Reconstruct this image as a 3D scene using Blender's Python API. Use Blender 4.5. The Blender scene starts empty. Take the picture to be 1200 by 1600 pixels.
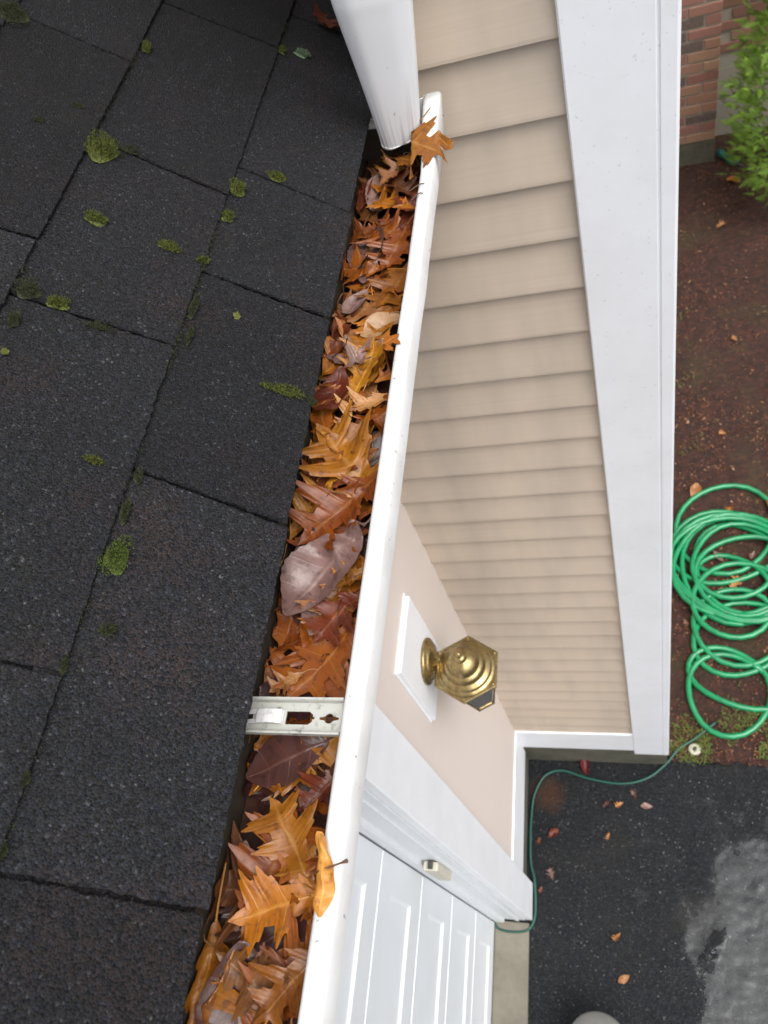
import bpy, bmesh, math, random
import numpy as np
from mathutils import Matrix, Vector, noise as mnoise

S = bpy.context.scene
COL = S.collection
random.seed(7)
RNG = np.random.default_rng(11)

# ------------------------------------------------------------------ camera
cam_data = bpy.data.cameras.new('camera')
cam = bpy.data.objects.new('camera', cam_data)
COL.objects.link(cam)
cam.matrix_world = Matrix(((0.95142, 0.05950, 0.30208, 0.20912),
                           (0.11351, 0.84424, -0.52381, -1.03036),
                           (-0.28620, 0.53265, 0.79648, 0.57479),
                           (0, 0, 0, 1)))
cam_data.sensor_fit = 'VERTICAL'
cam_data.sensor_height = 36.0
cam_data.lens = 1217.4 * 36.0 / 1600.0
cam_data.clip_start = 0.02
cam_data.clip_end = 1000
cam_data.dof.use_dof = True
cam_data.dof.focus_distance = 0.80
cam_data.dof.aperture_fstop = 11.0
S.camera = cam

# ------------------------------------------------------------------ sky, sun, exposure (overcast)
SUN_EL, SUN_AZ = math.radians(64), math.radians(122)
world = bpy.data.worlds.new('World')
S.world = world
world.use_nodes = True
wt = world.node_tree
wt.nodes.clear()
sky = wt.nodes.new('ShaderNodeTexSky')
sky.sky_type = 'NISHITA'
sky.sun_disc = False
sky.sun_elevation = SUN_EL
sky.sun_rotation = SUN_AZ
sky.air_density = 1.0
sky.dust_density = 6.0
sky.ozone_density = 1.0
hs = wt.nodes.new('ShaderNodeHueSaturation')
hs.inputs['Saturation'].default_value = 0.32
bg = wt.nodes.new('ShaderNodeBackground')
bg.inputs['Strength'].default_value = 0.15
wo = wt.nodes.new('ShaderNodeOutputWorld')
wt.links.new(sky.outputs[0], hs.inputs['Color'])
wt.links.new(hs.outputs[0], bg.inputs['Color'])
wt.links.new(bg.outputs[0], wo.inputs['Surface'])
sun_data = bpy.data.lights.new('sun', 'SUN')
sun_data.energy = 0.9
sun_data.angle = math.radians(60)
sun_data.color = (1.0, 0.97, 0.93)
sun = bpy.data.objects.new('sun', sun_data)
COL.objects.link(sun)
sd = Vector((math.cos(SUN_EL) * math.sin(SUN_AZ), math.cos(SUN_EL) * math.cos(SUN_AZ), math.sin(SUN_EL)))
sun.rotation_euler = sd.to_track_quat('Z', 'Y').to_euler()
S.view_settings.view_transform = 'Standard'
S.view_settings.look = 'None'
S.view_settings.gamma = 1.0
S.view_settings.exposure = 0.74
S.view_settings.use_curve_mapping = False

# ------------------------------------------------------------------ material helpers
class NT:
    def __init__(self, name):
        self.m = bpy.data.materials.new(name)
        self.m.use_nodes = True
        self.t = self.m.node_tree
        self.t.nodes.clear()
        self.out = self.t.nodes.new('ShaderNodeOutputMaterial')
        self.tc = self.t.nodes.new('ShaderNodeTexCoord')
    def put(self, sock, v):
        if hasattr(v, 'is_output'):
            self.t.links.new(v, sock)
        elif isinstance(v, tuple) and len(v) == 3 and sock.type == 'RGBA':
            sock.default_value = (*v, 1)
        else:
            sock.default_value = v
    def n(self, typ, ins=None, out=0, **props):
        nd = self.t.nodes.new('ShaderNode' + typ)
        for k, v in props.items():
            setattr(nd, k, v)
        for k, v in (ins or {}).items():
            self.put(nd.inputs[k], v)
        return nd.outputs[out]
    def obj(self):
        return self.tc.outputs['Object']
    def uv(self):
        return self.tc.outputs['UV']
    def mapp(self, vec, scale=(1, 1, 1), rot=(0, 0, 0), loc=(0, 0, 0)):
        return self.n('Mapping', {'Vector': vec, 'Scale': scale, 'Rotation': rot, 'Location': loc})
    def noise(self, vec, scale, detail=4, rough=0.55, out=0):
        return self.n('TexNoise', {'Vector': vec, 'Scale': scale, 'Detail': detail, 'Roughness': rough}, out)
    def vor(self, vec, scale, out=0, feature='F1'):
        return self.n('TexVoronoi', {'Vector': vec, 'Scale': scale}, out, feature=feature)
    def ramp(self, fac, stops, interp='LINEAR'):
        nd = self.t.nodes.new('ShaderNodeValToRGB')
        cr = nd.color_ramp
        cr.interpolation = interp
        while len(cr.elements) < len(stops):
            cr.elements.new(0.5)
        for e, (p, c) in zip(cr.elements, stops):
            e.position = p
            e.color = (c, c, c, 1) if isinstance(c, (int, float)) else (*c, 1)
        self.put(nd.inputs[0], fac)
        return nd.outputs[0]
    def mix(self, fac, a, b, mode='MIX'):
        nd = self.t.nodes.new('ShaderNodeMix')
        nd.data_type = 'RGBA'
        nd.blend_type = mode
        self.put(nd.inputs[0], fac)
        self.put(nd.inputs[6], a)
        self.put(nd.inputs[7], b)
        return nd.outputs[2]
    def math(self, op, a, b=0.5, c=0.0):
        nd = self.t.nodes.new('ShaderNodeMath')
        nd.operation = op
        for i, v in enumerate((a, b, c)):
            self.put(nd.inputs[i], v)
        return nd.outputs[0]
    def bump(self, h, strength=0.5, dist=0.002, normal=None):
        ins = {'Height': h, 'Strength': strength, 'Distance': dist}
        if normal is not None:
            ins['Normal'] = normal
        return self.n('Bump', ins)
    def rand(self):
        return self.n('ObjectInfo', out=5)
    def xyz(self, vec, i):
        return self.n('SeparateXYZ', {0: vec}, i)
    def bsdf(self, **ins):
        nd = self.t.nodes.new('ShaderNodeBsdfPrincipled')
        for k, v in ins.items():
            self.put(nd.inputs[k.replace('_', ' ')], v)
        self.t.links.new(nd.outputs[0], self.out.inputs['Surface'])
        return self.m

M = {}

def mat_paint(name, col, rough=0.38, grime=0.12, scale=9.0, speck=0.0, dirt=(0.30, 0.28, 0.24)):
    q = NT(name)
    v = q.obj()
    g = q.ramp(q.noise(v, scale, 6, 0.65), [(0.42, 0.0), (0.78, 1.0)])
    c = q.mix(q.math('MULTIPLY', g, grime), col, dirt)
    if speck:
        sp = q.ramp(q.noise(v, 160, 2, 0.5), [(0.70, 0.0), (0.74, 1.0)])
        c = q.mix(q.math('MULTIPLY', sp, speck), c, (0.07, 0.065, 0.05))
    b = q.bump(q.noise(v, 60, 3), 0.12, 0.001)
    M[name] = q.bsdf(Base_Color=c, Roughness=rough, Normal=b)

mat_paint('white_trim', (0.81, 0.83, 0.865), 0.42, 0.13, 6, 0.22)
mat_paint('white_gutter', (0.70, 0.71, 0.71), 0.40, 0.40, 12, 0.6)
mat_paint('white_door', (0.71, 0.745, 0.775), 0.40, 0.10, 4)
mat_paint('peach_wall', (0.70, 0.622, 0.570), 0.6, 0.08, 3)
mat_paint('plastic_beige', (0.55, 0.52, 0.43), 0.5, 0.3, 30)
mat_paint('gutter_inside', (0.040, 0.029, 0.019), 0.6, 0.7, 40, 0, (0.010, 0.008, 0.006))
mat_paint('fascia_dirty', (0.13, 0.09, 0.06), 0.55, 0.8, 30, 0, (0.03, 0.02, 0.015))
mat_paint('sill_stone', (0.42, 0.40, 0.33), 0.8, 0.3, 12)
mat_paint('grey_plastic', (0.13, 0.13, 0.12), 0.5, 0.3, 12)
mat_paint('rubber_dark', (0.03, 0.03, 0.03), 0.6, 0.2, 12)

# downspout: white with dirty streaks low down and a few specks
q = NT('white_downspout')
uvv = q.uv()
t_ = q.xyz(uvv, 0)
streak = q.ramp(q.noise(q.mapp(uvv, (3.5, 42, 1)), 1.0, 4, 0.6), [(0.47, 0.0), (0.66, 1.0)])
low = q.ramp(t_, [(0.0, 1.0), (0.035, 0.6), (0.10, 0.0)])
spk = q.ramp(q.noise(q.mapp(uvv, (30, 12, 1)), 1.6, 3, 0.5), [(0.705, 0.0), (0.73, 0.8)])
fac = q.math('ADD', q.math('MULTIPLY', q.math('MULTIPLY', streak, low), 0.62), q.math('MULTIPLY', spk, 0.8))
fac = q.math('ADD', fac, q.math('MULTIPLY', low, 0.10))
c = q.mix(q.math('MINIMUM', fac, 0.9), (0.86, 0.88, 0.90), (0.12, 0.11, 0.09))
M['white_downspout'] = q.bsdf(Base_Color=c, Roughness=0.42, Normal=q.bump(q.noise(q.obj(), 40, 3), 0.15, 0.001))

# vinyl clapboard: beige, grain along the board, soft upright grey patches
q = NT('beige_siding')
geo = q.n('NewGeometry', out=0)
grain = q.noise(q.mapp(geo, (2.0, 20, 160)), 1.0, 5, 0.6)
grey_patch = q.ramp(q.noise(q.mapp(geo, (5.0, 1.0, 1.1), loc=(0.55, 0, 0.2)), 1.0, 4, 0.6), [(0.44, 0.0), (0.70, 1.0)])
c = q.mix(q.ramp(grain, [(0.3, 0.0), (0.7, 1.0)]), (0.528, 0.440, 0.350), (0.572, 0.482, 0.388))
c = q.mix(q.math('MULTIPLY', grey_patch, 0.42), c, (0.25, 0.235, 0.215))
c = q.mix(q.math('MULTIPLY', q.rand(), 0.10), c, (0.45, 0.35, 0.27))
M['beige_siding'] = q.bsdf(Base_Color=c, Roughness=0.55, Normal=q.bump(grain, 0.22, 0.0012))

# asphalt shingle
q = NT('wet_shingle')
v = q.obj()
gr = q.vor(v, 520, 0)
gcol = q.vor(v, 520, 1)
gv = q.xyz(gcol, 0)
gv2 = q.xyz(gcol, 1)
base = q.ramp(gv, [(0.0, (0.0010, 0.0016, 0.0034)), (0.50, (0.0034, 0.0053, 0.0104)), (0.84, (0.0082, 0.0120, 0.0215)), (0.96, (0.019, 0.025, 0.040)), (1.0, (0.042, 0.050, 0.068))])  # blue of the reflected sky put into the granule colours
spark = q.math('MULTIPLY', q.ramp(gv, [(0.975, 0.0), (1.0, 1.0)]), q.ramp(q.noise(v, 24, 4, 0.7), [(0.45, 0.15), (0.70, 1.0)]))
base = q.mix(q.math('MULTIPLY', spark, 0.8), base, (0.19, 0.19, 0.185))
redm = q.ramp(q.noise(v, 9, 4, 0.65), [(0.50, 0.0), (0.66, 1.0)])
redm = q.math('MULTIPLY', redm, q.ramp(gv2, [(0.35, 0.0), (0.6, 1.0)]))
base = q.mix(q.math('MULTIPLY', redm, 0.55), base, (0.034, 0.013, 0.0135))
# older, drier, browner growth film towards the wall end of the roof (a matter of y)
drift = q.math('ADD', q.xyz(v, 1), q.math('MULTIPLY', q.math('SUBTRACT', q.noise(v, 5, 5, 0.7), 0.5), 0.8))
dry = q.n('MapRange', {'Value': drift, 'From Min': -0.50, 'From Max': 0.05, 'To Min': 0.0, 'To Max': 1.0})
base = q.mix(q.math('MULTIPLY', dry, 0.50), base, q.mix(gv2, (0.0070, 0.0066, 0.0056), (0.028, 0.026, 0.0225)))
tone = q.mix(q.math('ADD', q.math('MULTIPLY', q.rand(), 0.5), q.math('MULTIPLY', q.noise(v, 6, 5, 0.65), 0.5)), (0.45, 0.45, 0.46), (1.45, 1.45, 1.45))
base = q.mix(1.0, base, tone, 'MULTIPLY')
film = q.ramp(q.noise(v, 17, 5, 0.7), [(0.58, 0.0), (0.75, 1.0)])
base = q.mix(q.math('MULTIPLY', film, 0.18), base, (0.020, 0.024, 0.008))
rg = q.n('MapRange', {'Value': dry, 'To Min': 0.26, 'To Max': 0.72})
h = q.math('ADD', q.math('MULTIPLY', gr, -1.0), q.math('MULTIPLY', q.noise(v, 300, 3), 0.9))
M['wet_shingle'] = q.bsdf(Base_Color=base, Roughness=rg, Specular_IOR_Level=0.24, Normal=q.bump(h, 1.0, 0.0022, q.bump(q.noise(v, 40, 4), 0.35, 0.004)))

# leaves
def mat_leaf(name, c1, c2, spot, vein, rough=0.34, trans=0.10):
    q = NT(name)
    uvv = q.uv()
    u_, v_ = q.xyz(uvv, 0), q.xyz(uvv, 1)
    r = q.rand()
    ob = q.obj()
    big = q.noise(ob, 42, 5, 0.65)
    c = q.mix(q.ramp(big, [(0.32, 0.0), (0.68, 1.0)]), c1, c2)
    sp = q.ramp(q.noise(ob, 170, 4, 0.6), [(0.56, 0.0), (0.68, 1.0)])
    c = q.mix(q.math('MULTIPLY', sp, 0.55), c, spot)
    blot = q.ramp(q.noise(ob, 75, 2, 0.5), [(0.62, 0.0), (0.70, 1.0)])
    c = q.mix(q.math('MULTIPLY', blot, 0.5), c, spot)
    # midrib and side veins in leaf coordinates (v runs base to tip, u across)
    au = q.math('ABSOLUTE', q.math('SUBTRACT', u_, 0.5))
    mid = q.ramp(au, [(0.0, 1.0), (0.022, 0.6), (0.05, 0.0)])
    wv = q.math('ABSOLUTE', q.math('SINE', q.math('ADD', q.math('MULTIPLY', v_, 12.1), -2.55)))
    sv = q.ramp(wv, [(0.0, 1.0), (0.14, 0.0)])
    vn = q.math('MAXIMUM', mid, q.math('MULTIPLY', sv, 0.55))
    c = q.mix(q.math('MULTIPLY', vn, 0.6), c, vein)
    hsv = q.n('HueSaturation', {'Hue': q.math('ADD', 0.490, q.math('MULTIPLY', r, 0.02)), 'Saturation': 1.0,
                                'Value': q.math('ADD', 0.55, q.math('MULTIPLY', r, 0.80)), 'Color': c})
    rr = q.n('MapRange', {'Value': big, 'From Min': 0.3, 'From Max': 0.7, 'To Min': rough, 'To Max': rough + 0.2})
    hgt = q.math('ADD', q.math('MULTIPLY', vn, 0.7), q.math('MULTIPLY', q.noise(ob, 240, 3), 0.6))
    nrm = q.bump(hgt, 0.55, 0.0008)
    pb = q.t.nodes.new('ShaderNodeBsdfPrincipled')
    q.put(pb.inputs['Base Color'], hsv)
    q.put(pb.inputs['Roughness'], rr)
    q.put(pb.inputs['Normal'], nrm)
    q.put(pb.inputs['Specular IOR Level'], 0.45)
    q.put(pb.inputs['Coat Weight'], 0.03)
    q.put(pb.inputs['Coat Roughness'], 0.25)
    tr = q.t.nodes.new('ShaderNodeBsdfTranslucent')
    q.put(tr.inputs['Color'], hsv)
    ms = q.t.nodes.new('ShaderNodeMixShader')
    ms.inputs[0].default_value = trans
    q.t.links.new(pb.outputs[0], ms.inputs[1])
    q.t.links.new(tr.outputs[0], ms.inputs[2])
    q.t.links.new(ms.outputs[0], q.out.inputs['Surface'])
    M['leaf_' + name] = q.m

mat_leaf('orange', (0.300, 0.088, 0.006), (0.210, 0.052, 0.004), (0.055, 0.016, 0.006), (0.40, 0.17, 0.035))
mat_leaf('golden', (0.345, 0.138, 0.009), (0.235, 0.076, 0.006), (0.070, 0.024, 0.007), (0.46, 0.24, 0.055))
mat_leaf('tan', (0.44, 0.215, 0.072), (0.31, 0.125, 0.032), (0.11, 0.042, 0.016), (0.50, 0.30, 0.13))
mat_leaf('cream', (0.50, 0.32, 0.155), (0.40, 0.215, 0.08), (0.17, 0.075, 0.028), (0.54, 0.37, 0.21))
mat_leaf('rust', (0.185, 0.042, 0.013), (0.118, 0.027, 0.010), (0.030, 0.010, 0.006), (0.23, 0.082, 0.032))
mat_leaf('brown', (0.145, 0.052, 0.014), (0.088, 0.030, 0.010), (0.020, 0.009, 0.006), (0.21, 0.092, 0.032))
mat_leaf('maroon', (0.062, 0.021, 0.018), (0.038, 0.014, 0.013), (0.018, 0.008, 0.007), (0.10, 0.042, 0.035), 0.24)
mat_leaf('mauve', (0.245, 0.150, 0.130), (0.140, 0.074, 0.066), (0.060, 0.028, 0.025), (0.28, 0.19, 0.16), 0.24)
mat_leaf('rolled', (0.46, 0.190, 0.040), (0.36, 0.120, 0.022), (0.16, 0.055, 0.018), (0.56, 0.30, 0.09))
mat_leaf('dark', (0.055, 0.022, 0.012), (0.03, 0.013, 0.009), (0.012, 0.006, 0.005), (0.08, 0.035, 0.02), 0.28, 0.03)
mat_leaf('red', (0.26, 0.055, 0.045), (0.17, 0.035, 0.03), (0.12, 0.03, 0.02), (0.5, 0.16, 0.12))

def mat_moss(name, a, b):
    q = NT(name)
    v = q.obj()
    c = q.mix(q.ramp(q.noise(v, 420, 3, 0.7), [(0.36, 0.0), (0.66, 1.0)]), a, b)
    M[name] = q.bsdf(Base_Color=c, Roughness=0.8, Subsurface_Weight=0.0)
mat_moss('moss_dull', (0.010, 0.014, 0.003), (0.030, 0.037, 0.007))
mat_moss('moss_green', (0.008, 0.013, 0.0015), (0.110, 0.130, 0.008))
mat_moss('moss_bright', (0.007, 0.017, 0.0015), (0.085, 0.120, 0.006))
mat_moss('moss_pale', (0.06, 0.10, 0.05), (0.16, 0.22, 0.13))
mat_moss('lichen', (0.14, 0.16, 0.03), (0.26, 0.27, 0.08))
mat_moss('shrub_leaf', (0.030, 0.090, 0.006), (0.190, 0.310, 0.020))
mat_moss('grass_blade', (0.050, 0.075, 0.014), (0.16, 0.20, 0.035))

q = NT('bark')
M['bark'] = q.bsdf(Base_Color=q.mix(q.noise(q.obj(), 60), (0.05, 0.03, 0.02), (0.13, 0.09, 0.06)), Roughness=0.85)

# brass
q = NT('aged_brass')
v = q.obj()
pat = q.ramp(q.noise(v, 55, 6, 0.65), [(0.38, 0.0), (0.70, 1.0)])
c = q.mix(pat, (0.40, 0.305, 0.140), (0.19, 0.135, 0.062))
dk = q.ramp(q.noise(v, 130, 3, 0.6), [(0.62, 0.0), (0.74, 1.0)])
c = q.mix(q.math('MULTIPLY', dk, 0.5), c, (0.07, 0.055, 0.025))
M['aged_brass'] = q.bsdf(Base_Color=c, Metallic=0.9, Roughness=q.n('MapRange', {'Value': pat, 'To Min': 0.24, 'To Max': 0.42}), Normal=q.bump(q.noise(v, 90, 3), 0.12, 0.001))
q = NT('lamp_glass')
M['lamp_glass'] = q.bsdf(Base_Color=(0.75, 0.83, 0.83), Roughness=0.12, Transmission_Weight=0.85, IOR=1.45)
# galvanised hanger, with grime
q = NT('galvanised_hanger')
v = q.obj()
g = q.ramp(q.noise(v, 75, 6, 0.7), [(0.54, 0.0), (0.68, 0.9)])
c = q.mix(g, (0.44, 0.445, 0.41), (0.075, 0.085, 0.045))
M['galvanised_hanger'] = q.bsdf(Base_Color=c, Metallic=0.25, Roughness=0.5, Normal=q.bump(g, 0.2, 0.0005))
q = NT('bright_clip')
M['bright_clip'] = q.bsdf(Base_Color=q.mix(q.ramp(q.noise(q.obj(), 160, 5), [(0.5, 0.0), (0.75, 0.6)]), (0.66, 0.66, 0.66), (0.2, 0.19, 0.16)), Metallic=0.2, Roughness=0.4)

# masonry
q = NT('concrete_block')
v = q.obj()
c = q.mix(q.ramp(q.noise(v, 8, 6, 0.7), [(0.35, 0.0), (0.7, 1.0)]), (0.115, 0.108, 0.080), (0.055, 0.058, 0.038))  # darkened as a whole, with shade below the bricks put into the colour
M['concrete_block'] = q.bsdf(Base_Color=c, Roughness=0.85, Normal=q.bump(q.noise(v, 120, 5), 0.5, 0.002))
q = NT('concrete_apron')
v = q.obj()
c = q.mix(q.ramp(q.noise(v, 7, 6, 0.7), [(0.35, 0.0), (0.7, 1.0)]), (0.185, 0.168, 0.130), (0.115, 0.102, 0.078))
c = q.mix(q.ramp(q.noise(v, 130, 3), [(0.6, 0.0), (0.75, 0.35)]), c, (0.14, 0.12, 0.09))
M['concrete_apron'] = q.bsdf(Base_Color=c, Roughness=0.7, Normal=q.bump(q.noise(v, 160, 5), 0.4, 0.002))
q = NT('brick_clay')
r = q.rand()
c = q.ramp(r, [(0.0, (0.030, 0.024, 0.024)), (0.10, (0.05, 0.035, 0.034)), (0.16, (0.23, 0.065, 0.052)), (0.5, (0.27, 0.095, 0.072)), (0.8, (0.30, 0.135, 0.075)), (1.0, (0.36, 0.20, 0.11))])
c = q.mix(q.ramp(q.noise(q.obj(), 60, 5), [(0.3, 0.15), (0.75, 0.6)]), c, (0.26, 0.20, 0.165))
M['brick_clay'] = q.bsdf(Base_Color=c, Roughness=0.85, Normal=q.bump(q.noise(q.obj(), 150, 4), 0.5, 0.003))
q = NT('mortar')
M['mortar'] = q.bsdf(Base_Color=q.mix(q.noise(q.obj(), 30), (0.30, 0.27, 0.22), (0.42, 0.38, 0.32)), Roughness=0.9)

# driveway
q = NT('wet_asphalt')
v = q.obj()
st = q.vor(v, 240, 1)
sv_ = q.xyz(st, 0)
c = q.ramp(sv_, [(0.0, (0.0026, 0.0032, 0.0044)), (0.7, (0.0070, 0.0084, 0.0112)), (0.93, (0.017, 0.0195, 0.024)), (0.99, (0.035, 0.036, 0.038)), (1.0, (0.17, 0.165, 0.16))])
olive = q.ramp(q.noise(v, 3.2, 5, 0.7), [(0.5, 0.0), (0.72, 1.0)])
c = q.mix(q.math('MULTIPLY', olive, 0.5), c, (0.016, 0.0155, 0.010))
rs = q.n('VectorMath', {0: v, 1: (-0.235, -0.15, -3.25)}, 1, operation='DISTANCE')
rsm = q.ramp(q.math('ADD', rs, q.math('MULTIPLY', q.math('SUBTRACT', q.noise(v, 22, 4), 0.5), 0.08)), [(0.03, 1.0), (0.10, 0.0)])
c = q.mix(q.math('MULTIPLY', rsm, 0.6), c, (0.065, 0.026, 0.010))
hh = q.math('ADD', q.math('MULTIPLY', q.vor(v, 240, 0), -1.0), q.math('MULTIPLY', q.noise(v, 110, 3), 0.8))
film = q.n('MapRange', {'Value': q.math('ADD', q.xyz(v, 2), q.math('MULTIPLY', q.noise(v, 90, 4), 0.004)), 'From Min': -3.2540, 'From Max': -3.2500, 'To Min': 1.0, 'To Max': 0.0})
bp = q.t.nodes.new('ShaderNodeBump')
q.put(bp.inputs['Height'], hh)
q.put(bp.inputs['Distance'], 0.0035)
q.put(bp.inputs['Strength'], q.n('MapRange', {'Value': film, 'To Min': 0.85, 'To Max': 0.03}))
M['wet_asphalt'] = q.bsdf(Base_Color=c, Roughness=q.n('MapRange', {'Value': film, 'To Min': 0.45, 'To Max': 0.06}), Specular_IOR_Level=0.22, Normal=bp.outputs[0])
q = NT('puddle_water')
M['puddle_water'] = q.bsdf(Base_Color=(0.9, 0.95, 0.97), Roughness=0.03, Transmission_Weight=1.0, IOR=1.29, Normal=q.bump(q.noise(q.obj(), 12, 2), 0.03, 0.002))

# soil
q = NT('soil')
v = q.obj()
c = q.ramp(q.noise(v, 26, 8, 0.75), [(0.28, (0.008, 0.004, 0.003)), (0.5, (0.036, 0.0110, 0.0060)), (0.68, (0.078, 0.026, 0.0125)), (0.85, (0.13, 0.056, 0.028))])
c = q.mix(q.ramp(q.noise(v, 2.6, 5, 0.7), [(0.52, 0.0), (0.7, 0.5)]), c, (0.045, 0.042, 0.012))
M['soil'] = q.bsdf(Base_Color=c, Roughness=0.75, Normal=q.bump(q.noise(v, 45, 7, 0.7), 1.0, 0.02))
q = NT('litter')
c = q.ramp(q.n('TexWhiteNoise', {'Vector': q.n('VectorMath', {0: q.mapp(q.obj(), (45, 45, 45))}, operation='FLOOR')}, 0), [(0.0, (0.03, 0.012, 0.008)), (0.5, (0.10, 0.036, 0.020)), (0.85, (0.17, 0.065, 0.03)), (0.97, (0.30, 0.15, 0.07)), (1.0, (0.42, 0.25, 0.15))])
M['litter'] = q.bsdf(Base_Color=c, Roughness=0.5)

q = NT('green_hose')
c = q.mix(q.ramp(q.noise(q.obj(), 20, 4), [(0.4, 0.0), (0.75, 1.0)]), (0.004, 0.235, 0.085), (0.006, 0.150, 0.060))
M['green_hose'] = q.bsdf(Base_Color=c, Roughness=0.3, Coat_Weight=0.3)
q = NT('dark_green_cord')
M['dark_green_cord'] = q.bsdf(Base_Color=(0.006, 0.065, 0.045), Roughness=0.4)
q = NT('teal_plastic')
M['teal_plastic'] = q.bsdf(Base_Color=(0.012, 0.13, 0.12), Roughness=0.35)
q = NT('window_glass')
M['window_glass'] = q.bsdf(Base_Color=(0.02, 0.025, 0.03), Roughness=0.05, Specular_IOR_Level=0.8)

# ------------------------------------------------------------------ object helpers
def tag(o, label=None, cat=None, group=None, kind=None):
    if label: o['label'] = label
    if cat: o['category'] = cat
    if group: o['group'] = group
    if kind: o['kind'] = kind
    return o

def thing(name, loc, label, cat, group=None):
    o = bpy.data.objects.new(name, None)
    o.empty_display_size = 0.05
    o.location = loc
    COL.objects.link(o)
    return tag(o, label, cat, group)

def origin_of(p):
    v = Vector((0, 0, 0))
    while p is not None:
        v += p.location
        p = p.parent
    return v

def link(name, me, mat, parent=None, loc=None):
    o = bpy.data.objects.new(name, me)
    if mat and not me.materials:
        me.materials.append(M[mat] if isinstance(mat, str) else mat)
    if parent is not None:
        o.parent = parent
    if loc is not None:
        o.location = loc
    COL.objects.link(o)
    return o

def mesh(name, verts, faces, smooth=False, uvs=None):
    me = bpy.data.meshes.new(name)
    me.from_pydata([tuple(map(float, v)) for v in verts], [], [tuple(map(int, f)) for f in faces])
    if uvs is not None:
        lay = me.uv_layers.new(name='UVMap')
        vi = np.empty(len(me.loops), dtype=np.int32)
        me.loops.foreach_get('vertex_index', vi)
        lay.data.foreach_set('uv', np.asarray(uvs, dtype=np.float32)[vi].ravel())
    if smooth:
        me.polygons.foreach_set('use_smooth', [True] * len(me.polygons))
    me.update()
    return me

def part(name, verts, faces, mat, parent=None, smooth=False, uvs=None):
    """verts in world space; baked into the parent's frame"""
    o0 = np.array(origin_of(parent)) if parent is not None else np.zeros(3)
    return link(name, mesh(name, np.asarray(verts, float) - o0, faces, smooth, uvs), mat, parent)

def bm_box(lo, hi, bev=0.0015, seg=2):
    bm = bmesh.new()
    bmesh.ops.create_cube(bm, size=1.0)
    lo, hi = Vector(lo), Vector(hi)
    for v in bm.verts:
        v.co = Vector([(lo[i] + hi[i]) / 2 + v.co[i] * (hi[i] - lo[i]) for i in range(3)])
    if bev > 0:
        bmesh.ops.bevel(bm, geom=list(bm.edges), offset=bev, segments=seg, affect='EDGES', profile=0.5)
    return bm

def bm_part(name, bm, mat, parent=None, smooth=False):
    o0 = origin_of(parent) if parent is not None else Vector((0, 0, 0))
    bmesh.ops.translate(bm, verts=list(bm.verts), vec=-o0)
    bmesh.ops.recalc_face_normals(bm, faces=list(bm.faces))
    me = bpy.data.meshes.new(name)
    bm.to_mesh(me)
    bm.free()
    if smooth:
        me.polygons.foreach_set('use_smooth', [True] * len(me.polygons))
    return link(name, me, mat, parent)

def box(name, lo, hi, mat, parent=None, bev=0.0015):
    return bm_part(name, bm_box(lo, hi, bev), mat, parent)

def extrude_profile(pts, axis, a, b, closed=True, caps=True):
    """pts: 2-D profile. axis 'X': pts=(y,z); 'Y': pts=(x,z); 'Z': pts=(x,y)"""
    def mk(p, t):
        return {'X': (t, p[0], p[1]), 'Y': (p[0], t, p[1]), 'Z': (p[0], p[1], t)}[axis]
    n = len(pts)
    vs = [mk(p, a) for p in pts] + [mk(p, b) for p in pts]
    fs = [(i, (i + 1) % n, n + (i + 1) % n, n + i) for i in range(n if closed else n - 1)]
    if caps and closed:
        fs += [tuple(range(n - 1, -1, -1)), tuple(range(n, 2 * n))]
    return vs, fs

def bm_from(vs, fs):
    bm = bmesh.new()
    bv = [bm.verts.new(v) for v in vs]
    for f in fs:
        try:
            bm.faces.new([bv[i] for i in f])
        except ValueError:
            pass
    return bm

def lathe(profile, center, axis='Z', seg=40, squash=(1, 1)):
    """profile (r, h) list, turned about an axis through center"""
    vs, fs = [], []
    for r, h in profile:
        for k in range(seg):
            a = 2 * math.pi * k / seg
            p = (r * math.cos(a), r * math.sin(a), h)
            if axis == 'X':
                p = (h, r * math.cos(a), r * math.sin(a))
            vs.append((center[0] + p[0], center[1] + p[1], center[2] + p[2]))
    for i in range(len(profile) - 1):
        for k in range(seg):
            k2 = (k + 1) % seg
            fs.append((i * seg + k, i * seg + k2, (i + 1) * seg + k2, (i + 1) * seg + k))
    fs.append(tuple(range(seg - 1, -1, -1)))
    fs.append(tuple((len(profile) - 1) * seg + k for k in range(seg)))
    return vs, fs

def catmull(P, per=8, closed=False):
    P = [np.array(p, float) for p in P]
    n = len(P)
    out = []
    rng = range(n if closed else n - 1)
    for i in rng:
        g = lambda j: P[j % n] if closed else P[min(max(j, 0), n - 1)]
        a, b, c, d = g(i - 1), g(i), g(i + 1), g(i + 2)
        for k in range(per):
            t = k / per
            out.append(0.5 * ((2 * b) + (-a + c) * t + (2 * a - 5 * b + 4 * c - d) * t * t + (-a + 3 * b - 3 * c + d) * t ** 3))
    if not closed:
        out.append(P[-1])
    return np.array(out)

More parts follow.
